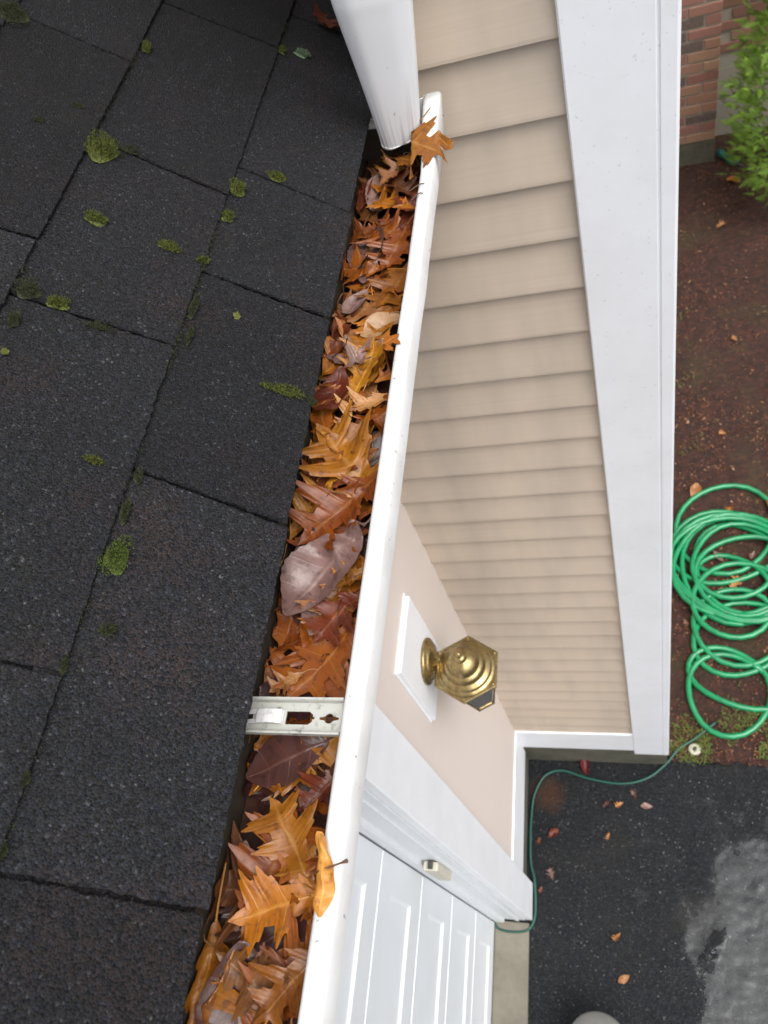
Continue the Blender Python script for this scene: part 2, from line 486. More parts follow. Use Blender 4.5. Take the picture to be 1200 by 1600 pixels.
def tube(path, rad, seg=8):
    path = np.asarray(path, float)
    n = len(path)
    rad = np.full(n, rad) if np.isscalar(rad) else np.asarray(rad)
    tan = np.gradient(path, axis=0)
    tan /= np.linalg.norm(tan, axis=1)[:, None] + 1e-12
    up = np.array([0, 0, 1.0]) if abs(tan[0][2]) < 0.9 else np.array([1.0, 0, 0])
    vs, fs = [], []
    for i in range(n):
        s = np.cross(tan[i], up)
        s /= np.linalg.norm(s) + 1e-12
        w = np.cross(s, tan[i])
        up = w
        for k in range(seg):
            a = 2 * math.pi * k / seg
            vs.append(path[i] + rad[i] * (math.cos(a) * s + math.sin(a) * w))
    for i in range(n - 1):
        for k in range(seg):
            k2 = (k + 1) % seg
            fs.append((i * seg + k, i * seg + k2, (i + 1) * seg + k2, (i + 1) * seg + k))
    fs.append(tuple(range(seg - 1, -1, -1)))
    fs.append(tuple((n - 1) * seg + k for k in range(seg)))
    return vs, fs

def fbm(x, y, z=0.0, sc=1.0, o=3):
    return mnoise.fractal(Vector((x * sc, y * sc, z * sc)), 0.8, 2.0, o)

# ------------------------------------------------------------------ key dimensions (metres; gutter lip top outer edge is x = 0, z = 0)
XA = -0.330          # garage wall plane (faces +x)
ZG = -3.250          # driveway level
P = 0.1016           # clapboard exposure
Z0 = 0.0548          # a clapboard's lower edge
XC0, XC1 = 0.1585, 0.300   # corner board
YEND = -4.0          # how far the garage goes on towards / past the camera

# ------------------------------------------------------------------ ground
vs = [(-60, -60, ZG - 0.03), (60, -60, ZG - 0.03), (60, 60, ZG - 0.03), (-60, 60, ZG - 0.03)]
tag(part('ground', vs, [(0, 1, 2, 3)], 'soil'), kind='structure')

def grid_sheet(name, x0, x1, y0, y1, step, zf, mat, inside=None):
    nx = int(round((x1 - x0) / step)) + 1
    ny = int(round((y1 - y0) / step)) + 1
    vs = []
    for j in range(ny):
        for i in range(nx):
            x, y = x0 + (x1 - x0) * i / (nx - 1), y0 + (y1 - y0) * j / (ny - 1)
            vs.append((x, y, zf(x, y)))
    fs = []
    for j in range(ny - 1):
        for i in range(nx - 1):
            a = j * nx + i
            fs.append((a, a + 1, a + nx + 1, a + nx))
    return part(name, vs, fs, mat, smooth=True)

def sstep(a, b, x):
    t = min(max((x - a) / (b - a), 0), 1)
    return t * t * (3 - 2 * t)

def asphalt_z(x, y):
    z = ZG + 0.0026 * fbm(x, y, 3.1, 3.4, 3) + 0.0028 * fbm(x, y, 9.7, 9.0, 3) + 0.0011 * fbm(x, y, 1.7, 26.0, 3)
    # a shallow dip on the right holds the puddle
    d = math.hypot((x - 0.76) / 0.54, (y + 0.84) / 0.74)
    z -= 0.0135 * (1 - sstep(0.20, 1.10, d))
    # rough patches that stay above the water
    rg_ = 0.55 + 0.9 * fbm(x, y, 6.3, 55.0, 2)
    z += 0.0105 * rg_ * math.exp(-((x - 0.375) / 0.030) ** 2 - ((y + 0.40) / 0.085) ** 2)
    t_ = (x - 0.375) * 0.53 + (y + 0.77) * 0.85
    n_ = (x - 0.375) * 0.85 - (y + 0.77) * 0.53
    z += 0.0120 * rg_ * math.exp(-((n_ - 0.01) / 0.022) ** 2 - ((t_ - 0.06) / 0.085) ** 2)
    # crumbling edge against the soil bed
    z -= 0.02 * sstep(0.01, 0.07, y + 0.02 * fbm(x, 0.3, 5, 9, 3)) * (1 if x > 0.28 else 0)
    return z
tag(grid_sheet('driveway', -0.50, 1.42, -2.0, 0.10, 0.0075, asphalt_z, 'wet_asphalt'), kind='structure')
vs = [(1.415, -2.0, ZG - .004), (14, -2.0, ZG - .004), (14, 0.06, ZG - .004), (1.415, 0.06, ZG - .004), (-0.5, -14, ZG - .004), (14, -14, ZG - .004), (14, -1.99, ZG - .0045), (-0.5, -1.99, ZG - .0045)]
tag(part('driveway', vs, [(0, 1, 2, 3), (4, 5, 6, 7)], 'wet_asphalt'), kind='structure')
# puddle: a flat sheet of water that the asphalt rises through
pv = []
for k in range(48):
    a = 2 * math.pi * k / 48
    pv.append((0.74 + 0.56 * math.cos(a) * 1.0, -0.84 + 0.80 * math.sin(a), ZG - 0.0040))
tag(part('puddle', pv, [tuple(range(48))], 'puddle_water'), kind='structure')

def soil_z(x, y):
    return ZG + 0.006 + 0.02 * sstep(0.0, 0.35, y) + 0.018 * fbm(x, y, 2.2, 3.0, 4) + 0.008 * fbm(x, y, 7.2, 19.0, 3) - 0.03 * (1 - sstep(-0.03, 0.06, y + 0.03 * fbm(x, 1.3, 4, 7, 3)))
tag(grid_sheet('soil_bed', 0.20, 2.9, -0.05, 5.6, 0.03, soil_z, 'soil'), kind='structure')

# ------------------------------------------------------------------ house wing with beige siding
house = thing('house_wing', (0.0, 0.0, ZG), 'tall house wall of beige clapboards with wide white corner board', 'house')
wall = box('wall_core', (-0.45, 0.018, ZG + 0.02), (XC1 - 0.012, 4.29, -0.03), 'beige_siding', house, 0)
box('wall_core', (-0.056, 0.018, -0.031), (XC1 - 0.0125, 4.289, 1.75), 'beige_siding', house, 0)
# upper wall set back above the garage roof
box('upper_wall_core', (-3.2, 0.36, -0.5), (-0.0565, 4.285, 1.75), 'beige_siding', house, 0)
prof = [(0.0175, P + 0.004), (0.0120, P + 0.001), (0.0012, 0.012), (0.0006, 0.0060), (0.0006, 0.0010), (0.0014, 0.0), (0.0175, 0.0)]
vs, fs = extrude_profile(prof, 'X', XA, XC0 + 0.004)
clap_me = mesh('clapboard', vs, fs)
vs, fs = extrude_profile(prof, 'X', -0.057, XC0 + 0.004)
clap_up = mesh('clapboard', vs, fs)
k = 0
z = Z0 + 16 * P
while z > -2.80:
    o = link('clapboard', clap_up if z > -0.10 else clap_me, 'beige_siding', wall, (random.uniform(-.0006, .0006), random.uniform(-.0006, 0.0004), z - ZG))
    z -= P
# clapboards of the set-back wall above the roof
vs, fs = extrude_profile([(y + 0.341, zz) for y, zz in prof], 'X', -3.2, -0.057)
clap2 = mesh('clapboard', vs, fs)
for i in range(16):
    link('clapboard', clap2, 'beige_siding', wall, (0, 0, Z0 + i * P - ZG))
box('dark_gap_board', (-0.16, 0.318, -0.12), (-0.0572, 0.3385, 0.125), 'rubber_dark', house, 0.001)  # dark board added to black out the pale gap past the roof edge
# side of the wing, stepped siding in one panel (turned away from the photograph)
sp = []
for i in range(28, -20, -1):
    zb = Z0 - i * P
    sp += [(XC1 - 0.002, zb), (XC1 - 0.010, zb + P - 0.001)]
sp = [(XC1 - 0.014, Z0 - 28 * P)] + sp + [(XC1 - 0.014, Z0 + 20 * P)]
vs, fs = extrude_profile(sp, 'Y', 0.06, 4.28)
part('side_siding', vs, fs, 'beige_siding', house)
# corner board with its groove and bead
cp = [(XC0, 0.020), (XC0, -0.006), (XC0 + .0025, -0.009), (0.2715, -0.010), (0.2728, -0.0078), (0.2762, -0.0078), (0.2775, -0.010), (0.2965, -0.010), (0.2995, -0.0085), (0.3010, -0.005), (0.3010, 0.11), (0.292, 0.11), (0.292, 0.016)]
vs, fs = extrude_profile(cp, 'Z', -3.035, 1.75)
part('corner_board', vs, fs, 'white_trim', house)
box('base_trim', (XA + 0.001, -0.006, -2.995), (XC0 + 0.012, 0.017, -2.778), 'white_trim', house, 0.003)
box('foundation', (XA - 0.10, 0.009, ZG - 0.05), (XC1 - 0.004, 0.0178, -2.99), 'concrete_block', house, 0.002)

# ------------------------------------------------------------------ garage
garage = thing('garage', (XA, -1.2, ZG), 'attached garage with dark wet shingle roof, peach wall and white door', 'garage')
YD0, YD1 = -0.672, -3.10      # door opening
box('wall', (-0.52, YD0 - 0.004, -3.055), (XA, 0.0165, -0.035), 'peach_wall', garage, 0)
box('wall', (-0.52, YD1 - 0.2, -0.62), (XA, YD0 - 0.006, -0.035), 'peach_wall', garage, 0)
box('wall', (-0.52, YEND, ZG), (XA, YD1 - 0.202, -0.035), 'peach_wall', garage, 0)
box('foundation', (-0.52, -0.53, ZG - 0.06), (XA - 0.004, 0.0085, -3.056), 'concrete_block', garage, 0.002)
box('base_trim', (XA + 0.0005, -0.538, -3.062), (XA + 0.008, -0.0065, -2.786), 'white_trim', garage, 0.002)
# door casing and stepped jamb
cas = box('door_casing', (XA - 0.004, YD0 - 0.010, ZG - 0.006), (XA + 0.024, -0.533, -0.50), 'white_trim', garage, 0.003)
box('door_casing', (XA - 0.004, YD1, -0.74), (XA + 0.024, YD0 - 0.0105, -0.50), 'white_trim', garage, 0.003)
jp = [(XA - 0.0045, YD0), (XA - 0.0045, YD0 - 0.014), (-0.362, YD0 - 0.014), (-0.362, YD0 - 0.020), (-0.375, YD0 - 0.020), (-0.379, YD0 - 0.016), (-0.425, YD0 - 0.016),
      (-0.425, YD0 - 0.028), (-0.432, YD0 - 0.031), (-0.462, YD0 - 0.031), (-0.462, YD0 - 0.024), (-0.52, YD0 - 0.024), (-0.52, YD0)]
vs, fs = extrude_profile(jp, 'Z', ZG + 0.012, -0.62)
part('door_jamb', vs, fs, 'white_door', garage)
# sectional garage door with pressed panels
XD = -0.478
slab = box('garage_door', (XD - 0.04, YD1, ZG - 0.006), (XD, YD0 - 0.03, -0.62), 'white_door', garage, 0.001)
SECH = 0.4265
for r_ in range(6):
    z_lo, z_hi = ZG + 0.006 + r_ * SECH, ZG + 0.006 + (r_ + 1) * SECH - 0.004
    xs, ya, yb = XD + 0.010, YD0 - 0.034, YD1 + 0.002
    vs = [(XD + .0005, ya, z_lo), (XD + .0005, yb, z_lo), (XD + .0005, yb, z_hi), (XD + .0005, ya, z_hi), (xs, ya, z_lo + .003), (xs, yb, z_lo + .003), (xs, yb, z_hi - .003), (xs, ya, z_hi - .003)]
    fs = [(0, 1, 5, 4), (1, 2, 6, 5), (2, 3, 7, 6), (3, 0, 4, 7)]
    # three long pressed panels in a row; the stile and rail faces lie between them
    yc = [ya, ya - 0.095, ya - 0.83, ya - 0.92, ya - 1.62, ya - 1.71, yb + 0.095, yb]
    zc = [z_lo + .003, z_lo + 0.105, z_hi - 0.095, z_hi - .003]
    for i in range(7):
        for j in range(3):
            k = len(vs)
            if i % 2 == 1 and j == 1:
                lo1, hi1, y1, y2 = zc[1], zc[2], yc[i], yc[i + 1]
                b1, b2 = 0.020, 0.046
                vs += [(xs, y1, lo1), (xs, y2, lo1), (xs, y2, hi1), (xs, y1, hi1)]
                vs += [(xs - .007, y1 - b1 * .5, lo1 + b1 * .5), (xs - .007, y2 + b1 * .5, lo1 + b1 * .5), (xs - .007, y2 + b1 * .5, hi1 - b1 * .5), (xs - .007, y1 - b1 * .5, hi1 - b1 * .5)]
                vs += [(xs - .0072, y1 - b2, lo1 + b2), (xs - .0072, y2 + b2, lo1 + b2), (xs - .0072, y2 + b2, hi1 - b2), (xs - .0072, y1 - b2, hi1 - b2)]
                for t in range(4):
                    u = (t + 1) % 4
                    fs += [(k + t, k + u, k + 4 + u, k + 4 + t), (k + 4 + t, k + 4 + u, k + 8 + u, k + 8 + t)]
                fs.append((k + 8, k + 9, k + 10, k + 11))
            else:
                vs += [(xs, yc[i], zc[j]), (xs, yc[i + 1], zc[j]), (xs, yc[i + 1], zc[j + 1]), (xs, yc[i], zc[j + 1])]
                fs.append((k, k + 1, k + 2, k + 3))
    part('door_section', vs, fs, 'white_door', slab)
box('door_seal', (XD - 0.03, YD1, ZG + 0.0122), (XD + 0.0145, YD0 - 0.034, ZG + 0.0135), 'rubber_dark', garage, 0)
box('door_sensor', (-0.415, YD0 - 0.046, -1.94), (-0.372, YD0 - 0.0205, -1.76), 'plastic_beige', garage, 0.004)
box('sensor_slot', (-0.4, YD0 - 0.042, -1.7595), (-0.386, YD0 - 0.0215, -1.752), 'rubber_dark', garage, 0.001)
# eaves
box('fascia', (-0.160, YEND, -0.145), (-0.129, 0.33, 0.012), 'fascia_dirty', garage, 0.001)
box('soffit', (-0.519, YEND, -0.150), (-0.1605, -0.001, -0.140), 'white_trim', garage, 0)

# roof: deck and lapped shingle tabs, each a piece of its own
U = np.array([-0.8310, 0.0, 0.5563])
NV = np.array([0.5563, 0.0, 0.8310])
A0 = np.array([-0.0898, 0.0, 0.0304])
def roofp(s, y, n=0.0):
    return A0 + U * s + np.array([0, y, 0]) + NV * n
YR = 0.338
dk = [(0.006, -0.0085), (2.4, -0.0085), (2.4, -0.022), (0.006, -0.022)]
vs = [roofp(s, YEND, n) for s, n in dk] + [roofp(s, YR, n) for s, n in dk]
deck = part('roof_deck', vs, [(3, 2, 1, 0), (4, 5, 6, 7), (0, 1, 5, 4), (1, 2, 6, 5), (2, 3, 7, 6), (3, 0, 4, 7)], 'wet_shingle', garage)
slots = {0: [(0.125, 0.133), (-0.243, -0.218), (-0.419, -0.400), (-0.681, -0.657), (-0.996, -0.990), (-1.31, -1.30), (-1.62, -1.61), (-1.93, -1.92), (-2.24, -2.23), (-2.55, -2.55)],
         1: [(0.034, 0.051), (-0.280, -0.250), (-0.515, -0.504), (-0.853, -0.850), (-1.17, -1.165), (-1.48, -1.47), (-1.79, -1.78), (-2.10, -2.10), (-2.41, -2.41)],
         2: [(0.21, 0.22), (-0.105, -0.078), (-0.432, -0.425), (-0.74, -0.735), (-1.05, -1.04), (-1.36, -1.36), (-1.67, -1.67), (-1.98, -1.97), (-2.29, -2.29)]}
sb = [0.0, 0.1425, 0.3003] + [0.3003 + 0.1475 * i for i in range(1, 12)]
def edge_pts(a, b, jit, step=0.006):
    n = max(2, int(np.linalg.norm(np.array(b) - np.array(a)) / step))
    out = []
    for i in range(n):
        t = i / n
        out.append([a[0] + (b[0] - a[0]) * t + random.gauss(0, jit), a[1] + (b[1] - a[1]) * t + random.gauss(0, jit)])
    return out
def shingle(ci, yl0, yl1, yu0, yu1):
    """lower-edge ends yl0 > yl1, upper ends yu0 > yu1"""
    s0 = sb[ci] + random.gauss(0, 0.0010)
    s1 = sb[ci + 1] + 0.022
    g = 0.0016
    near = ci < 4 and yl0 > -1.4
    jt = 0.00055 if near else 0.0003
    st = 0.005 if near else 0.03
    wob = random.gauss(0, 0.0012)
    poly = edge_pts((s0, yl1 + g), (s0 + wob, yl0 - g), jt, st) + edge_pts((s0 + wob, yl0 - g), (s1, yu0 - g), jt, st) + [[s1, yu0 - g], [s1, yu1 + g]] + edge_pts((s1, yu1 + g), (s0, yl1 + g), jt, st)
    h0, h1 = 0.0022 + random.gauss(0, 0.0006), -0.0034
    th = 0.0036
    top = [roofp(p[0], p[1], h0 + (h1 - h0) * (p[0] - s0) / (s1 - s0)) for p in poly]
    bot = [np.array(v) - NV * th for v in top]
    # worn, slightly rounded upper arris
    n = len(top)
    cen = np.mean(poly, axis=0)
    mid = []
    for p, v in zip(poly, top):
        mid.append(np.array(v) - NV * 0.0012)
    ins = []
    for p, v in zip(poly, top):
        d = cen - np.array(p)
        d = d / (np.linalg.norm(d) + 1e-9) * 0.0012
        ins.append(np.array(v) + U * d[0] + np.array([0, d[1], 0]))
    vs = ins + mid + bot
    fs = [tuple(range(n))] + [tuple(range(3 * n - 1, 2 * n - 1, -1))]
    for i in range(n):
        j = (i + 1) % n
        fs.append((i, n + i, n + j, j))
        fs.append((n + i, 2 * n + i, 2 * n + j, n + j))
    bm = bm_from(vs, fs)
    o = bm_part('shingle', bm, 'wet_shingle', deck)
    return o
for ci in range(11):
    if ci in slots:
        sl = slots[ci]
    else:
        off = [0.08, -0.07, 0.02, -0.12, 0.10, -0.03, 0.05, -0.09][ci % 8]
        sl = [(off - 0.315 * i, off - 0.315 * i + 0.006) for i in range(0, 9)]
    ends = [(YR, YR)] + [p for p in sl if p[0] < YR - 0.01] + [(YEND, YEND)]
    for (a, au), (b, bu) in zip(ends[:-1], ends[1:]):
        shingle(ci, a, b, au, bu)

# ------------------------------------------------------------------ gutter
gutter = thing('rain_gutter', (0.0, -1.0, -0.09), 'white metal rain gutter along the roof edge, packed with wet leaves', 'gutter')
GY0, GY1 = YEND, -0.022
gp = [(-0.127, 0.012), (-0.1265, -0.088), (-0.122, -0.092), (-0.052, -0.092), (-0.0455, -0.088), (-0.043, -0.075), (-0.033, -0.056), (-0.015, -0.042), (-0.0085, -0.032), (-0.0082, -0.0285), (-0.0060, -0.0272), (-0.0046, -0.0255), (-0.0042, -0.0015), (-0.0052, 0.0010), (-0.0075, 0.0022), (-0.0110, 0.0027), (-0.0160, 0.0024), (-0.0190, 0.0012), (-0.0205, -0.001), (-0.0205, -0.011)]
def lip_rise(y):
    return 0.032 * sstep(-0.15, -0.02, y)
# slightly dented along its length
ys = np.concatenate([np.arange(GY0, -1.4, 0.2), np.arange(-1.4, GY1, 0.02), [GY1]])
vs, fs = [], []
for y in ys:
    wob = 0.0011 * fbm(0.3, y, 0, 7.0, 3)
    for (x, z_) in gp:
        f = 1.0 if x > -0.05 else 0.0
        rise = lip_rise(y) * sstep(-0.03, -0.006, z_) * f
        vs.append((x + wob * f + 0.25 * rise * (1 if x > -0.01 else 0.2), y, z_ + 0.6 * wob * f + rise))
m_ = len(gp)
for j in range(len(ys) - 1):
    for i in range(m_ - 1):
        a = j * m_ + i
        fs.append((a, a + 1, a + m_ + 1, a + m_))
gt = part('trough', vs, fs, 'white_gutter', gutter, smooth=True)
gt.data.materials.append(M['gutter_inside'])
so = gt.modifiers.new('s', 'SOLIDIFY')
so.thickness = 0.0009
so.offset = -1
so.material_offset = 0
gt.data.set_sharp_from_angle(angle=math.radians(35))
# grimy inner skin of the trough
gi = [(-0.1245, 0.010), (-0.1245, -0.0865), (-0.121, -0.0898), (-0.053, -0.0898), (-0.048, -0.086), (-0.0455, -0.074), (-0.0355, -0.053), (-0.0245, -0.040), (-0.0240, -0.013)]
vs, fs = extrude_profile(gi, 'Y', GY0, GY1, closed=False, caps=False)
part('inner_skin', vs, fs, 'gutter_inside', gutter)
ec = [p for p in gp[:-1]]
vs, fs = extrude_profile([(p[0], p[1] + (lip_rise(GY1) * sstep(-0.03, -0.006, p[1]) if p[0] > -0.05 else 0.0)) for p in ec], 'Y', GY1 - 0.001, GY1 + 0.0015)
part('end_cap', vs, fs, 'white_gutter', gutter)

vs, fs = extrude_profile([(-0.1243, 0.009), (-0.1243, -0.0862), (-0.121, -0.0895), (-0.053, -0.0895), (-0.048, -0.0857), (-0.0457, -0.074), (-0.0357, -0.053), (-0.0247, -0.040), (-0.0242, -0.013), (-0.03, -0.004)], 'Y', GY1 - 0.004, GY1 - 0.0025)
part('dark_end_panel', vs, fs, 'gutter_inside', gutter)  # dark panel added inside the end cap so it reads as a shaded gap
# hanger bracket: channel with cut-outs, made from a filled outline with holes
def plate_with_holes(outer, holes, th):
    cu = bpy.data.curves.new('outline', 'CURVE')
    cu.dimensions = '2D'
    cu.fill_mode = 'BOTH'
    cu.extrude = th / 2
    for loop in [outer] + holes:
        sp = cu.splines.new('POLY')
        sp.points.add(len(loop) - 1)
        for p, (x, y) in zip(sp.points, loop):
            p.co = (x, y, 0, 1)
        sp.use_cyclic_u = True
    o = bpy.data.objects.new('outline', cu)
    COL.objects.link(o)
    bpy.context.view_layer.update()
    me = bpy.data.meshes.new_from_object(o.evaluated_get(bpy.context.evaluated_depsgraph_get()))
    bpy.data.objects.remove(o)
    return me
hy = -0.8445
def rrect(x0, x1, y0, y1, r=0.002, n=4):
    out = []
    for cx, cy, a0 in ((x1 - r, y1 - r, 0), (x0 + r, y1 - r, 90), (x0 + r, y0 + r, 180), (x1 - r, y0 + r, 270)):
        for k in range(n + 1):
            a = math.radians(a0 + 90 * k / n)
            out.append((cx + r * math.cos(a), cy + r * math.sin(a)))
    return out
keyh = []
for k in range(28):      # round hole with two side notches
    a = 2 * math.pi * k / 28
    r_ = 0.0042
    x, y = r_ * math.cos(a), r_ * math.sin(a)
    if abs(y) < 0.0013 and abs(x) > 0.003:
        x = math.copysign(0.0085, x)
    keyh.append((-0.036 + x, y))
slot_ = [(-0.0745, -0.0055), (-0.054, -0.0055), (-0.0505, -0.003), (-0.0505, -0.001), (-0.049, -0.001), (-0.049, 0.001), (-0.0505, 0.001), (-0.0505, 0.003), (-0.054, 0.0055), (-0.0745, 0.0055)]
hslot = [(-0.118, -0.0045), (-0.105, -0.0045), (-0.105, 0.0045), (-0.118, 0.0045)]
me = plate_with_holes([(-0.124, -0.0128), (-0.0225, -0.0128), (-0.0225, 0.0128), (-0.124, 0.0128)], [keyh, slot_, hslot], 0.0014)
hanger = link('hanger_bracket', me, 'galvanised_hanger', gutter, Vector((0, hy, -0.0100)) - gutter.location)
tag(hanger, label='grimy galvanised hanger bracket with slotted holes')
for sgn in (1, -1):
    fp = [(sgn * 0.0128, 0.0), (sgn * 0.0128, 0.0072), (sgn * 0.0135, 0.0082), (sgn * 0.0152, 0.0082), (sgn * 0.0152, 0.0068), (sgn * 0.0143, 0.0066), (sgn * 0.0143, -0.0007), (sgn * 0.0128, -0.0007)]
    vs, fs = extrude_profile(fp, 'X', -0.122, -0.0228)
    bm = bm_from(vs, fs)
    bmesh.ops.recalc_face_normals(bm, faces=list(bm.faces))
    me = bpy.data.meshes.new('flange')
    bm.to_mesh(me); bm.free()
    link('flange', me, 'galvanised_hanger', hanger)
cl = [(-0.103, 0.0016), (-0.100, 0.0042), (-0.092, 0.0058), (-0.083, 0.0058), (-0.0775, 0.0045), (-0.0765, 0.0012), (-0.0772, 0.0010), (-0.0782, 0.0038), (-0.083, 0.0048), (-0.092, 0.0048), (-0.0995, 0.0032), (-0.1025, 0.0009)]
vs, fs = extrude_profile([(x, z_) for x, z_ in cl], 'Y', -0.0058, 0.0058)
me = mesh('spring_clip', vs, fs)
link('spring_clip', me, 'bright_clip', hanger)
for sgn in (1, -1):
    vs, fs = extrude_profile([(-0.1105, 0.0012), (-0.1015, 0.0030), (-0.1015, 0.0022), (-0.1105, 0.0005)], 'Y', sgn * 0.0022, sgn * 0.0060)
    link('prong', mesh('prong', vs, fs), 'bright_clip', hanger)

# ------------------------------------------------------------------ downspout dropping into the gutter end
dsp = thing('downspout', (-0.055, -0.045, -0.01), 'white rounded downspout slanting down into the gutter end, dirt-streaked foot', 'downspout')
pth = catmull([(-0.0535, -0.0600, 0.010), (-0.0525, -0.0615, 0.022), (-0.0440, -0.070, 0.095), (-0.0350, -0.081, 0.188), (-0.030, -0.086, 0.25), (-0.030, -0.086, 0.42), (-0.030, -0.086, 1.0), (-0.030, -0.086, 1.75)], 12)
tan = np.gradient(pth, axis=0)
tan /= np.linalg.norm(tan, axis=1)[:, None]
lens = np.concatenate([[0], np.cumsum(np.linalg.norm(np.diff(pth, axis=0), axis=1))])
sec = []
NS = 56
for k in range(NS):
    a = 2 * math.pi * k / NS
    ca, sa = math.cos(a), math.sin(a)
    e = 0.72
    x = 0.0300 * math.copysign(abs(ca) ** e, ca)
    y = 0.0240 * math.copysign(abs(sa) ** e, sa)
    corr = 1 + 0.010 * math.cos(9 * a)
    sec.append((x * corr, y * corr))
vs, fs, uvs = [], [], []
for i, p in enumerate(pth):
    side = np.cross(tan[i], np.array([0.25, -0.9, 0.1]) if tan[i][2] > 0.9 else np.array([0.0, -0.3, 1.0]))
    side = np.array([1.0, 0.28, 0.0]) - tan[i] * np.dot(np.array([1.0, 0.28, 0.0]), tan[i])
    side /= np.linalg.norm(side)
    up = np.cross(tan[i], side)
    sh = 0.90 + 0.64 * min(max(lens[i] + 0.004, 0.0) / 0.195, 1.0)
    for k, (x, y) in enumerate(sec):
        vs.append(p + sh * (side * x + up * y))
        uvs.append((lens[i], k / NS))
for i in range(len(pth) - 1):
    for k in range(NS):
        k2 = (k + 1) % NS
        fs.append((i * NS + k, i * NS + k2, (i + 1) * NS + k2, (i + 1) * NS + k))
pipe = part('pipe', vs, fs, 'white_downspout', dsp, smooth=True, uvs=uvs)
so = pipe.modifiers.new('s', 'SOLIDIFY')
so.thickness = 0.001
so.offset = -1

# ------------------------------------------------------------------ wall lantern
lx, ly, lz = -0.209, -0.315, -1.250
lan = thing('wall_lantern', (XA, -0.30, -1.26), 'aged brass hexagonal wall lantern with tiered cap on white square mount', 'wall lamp')
bm_part('mounting_block', bm_box((XA, -0.402, -1.395), (XA + 0.015, -0.205, -1.055), 0.002), 'white_trim', lan)
box('block_flange', (XA, -0.408, -1.401), (XA + 0.0045, -0.199, -1.049), 'white_trim', lan, 0.002)
vs, fs = lathe([(0.001, 0.0), (0.060, 0.0), (0.0605, 0.006), (0.058, 0.010), (0.050, 0.012), (0.049, 0.016), (0.044, 0.020), (0.034, 0.022), (0.026, 0.026), (0.0165, 0.034), (0.012, 0.044), (0.0125, 0.050), (0.0105, 0.058), (0.011, 0.066)], (XA + 0.0147, -0.292, -1.258), 'X', 44)
part('backplate', vs, fs, 'aged_brass', lan, True)
ap = catmull([(XA + 0.07, -0.292, -1.258), (XA + 0.088, -0.297, -1.254), (lx - 0.02, -0.308, -1.235), (lx - 0.004, -0.313, -1.228)], 8)
vs, fs = tube(ap, 0.0078, 12)
part('arm', vs, fs, 'aged_brass', lan, True)
cap_prof = [(0.0735, 0.000), (0.0750, 0.003), (0.0735, 0.006), (0.0680, 0.0075), (0.0660, 0.0085), (0.0655, 0.0130), (0.0630, 0.0160), (0.0545, 0.0185), (0.0520, 0.0200), (0.0515, 0.0285), (0.0500, 0.0330), (0.0455, 0.0370), (0.0420, 0.0382), (0.0400, 0.0400), (0.0395, 0.0500), (0.0370, 0.0570), (0.0300, 0.0640), (0.0220, 0.0680), (0.0170, 0.0690), (0.0150, 0.0700), (0.0145, 0.0760), (0.0125, 0.0800), (0.0080, 0.0825)]
vs, fs = lathe(cap_prof, (lx, ly, lz), 'Z', 64)
cap = part('cap', vs, fs, 'aged_brass', lan, True)
vs, fs = lathe([(0.004, 0.0805), (0.0052, 0.084), (0.0080, 0.087), (0.0085, 0.091), (0.0065, 0.095), (0.0035, 0.098), (0.0012, 0.0995)], (lx, ly, lz), 'Z', 24)
part('finial', vs, fs, 'aged_brass', cap, True)
def hexring(r, z_, c=(lx, ly), ph=90):
    return [(c[0] + r * math.cos(math.radians(ph + 60 * k)), c[1] + r * math.sin(math.radians(ph + 60 * k)), z_) for k in range(6)]
def hexprism(rs_zs):
    vs, fs = [], []
    for r, z_ in rs_zs:
        vs += hexring(r, z_)
    for i in range(len(rs_zs) - 1):
        for k in range(6):
            fs.append((i * 6 + k, i * 6 + (k + 1) % 6, (i + 1) * 6 + (k + 1) % 6, (i + 1) * 6 + k))
    fs.append(tuple(range(5, -1, -1)))
    fs.append(tuple(6 * (len(rs_zs) - 1) + k for k in range(6)))
    return vs, fs
vs, fs = hexprism([(0.0885, lz - 0.008), (0.0905, lz - 0.006), (0.0905, lz - 0.002), (0.0870, lz + 0.0012), (0.0780, lz + 0.0018)])
part('hexagonal_rim', vs, fs, 'aged_brass', lan)
for k in range(6):
    a = math.radians(90 + 60 * k)
    c_ = (lx + 0.0815 * math.cos(a), ly + 0.0815 * math.sin(a), lz + 0.001)
    vs, fs = lathe([(0.0030, 0.0), (0.0030, 0.0018), (0.0020, 0.0030), (0.0006, 0.0034)], c_, 'Z', 10)
    part('rivet', vs, fs, 'aged_brass', lan, True)
rt, rb_, zt, zbm = 0.0825, 0.042, lz - 0.008, lz - 0.185
top6, bot6 = hexring(rt, zt), hexring(rb_, zbm)
for k in range(6):
    k2 = (k + 1) % 6
    a, b, c_, d_ = (np.array(x) for x in (top6[k], top6[k2], bot6[k2], bot6[k]))
    cc = np.array([lx, ly, 0])
    q4 = [a, b, c_, d_]
    inn = [p + (np.array([lx, ly, p[2]]) - p) / np.linalg.norm(np.array([lx, ly, p[2]]) - p) * 0.0025 for p in q4]
    part('glass_pane', q4 + inn, [(0, 1, 2, 3), (7, 6, 5, 4), (0, 4, 5, 1), (1, 5, 6, 2), (2, 6, 7, 3), (3, 7, 4, 0)], 'lamp_glass', lan)
    vs, fs = tube([np.array(top6[k]) + (0, 0, 0.002), np.array(bot6[k]) - (0, 0, 0.002)], 0.0034, 8)
    part('frame_bar', vs, fs, 'aged_brass', lan)
vs, fs = hexprism([(0.045, zbm - 0.010), (0.047, zbm - 0.004), (0.044, zbm)])
part('base_rim', vs, fs, 'aged_brass', lan)
vs, fs = lathe([(0.012, -0.014), (0.012, -0.075), (0.018, -0.085), (0.027, -0.11), (0.029, -0.13), (0.022, -0.15), (0.006, -0.158)], (lx, ly, lz), 'Z', 20)
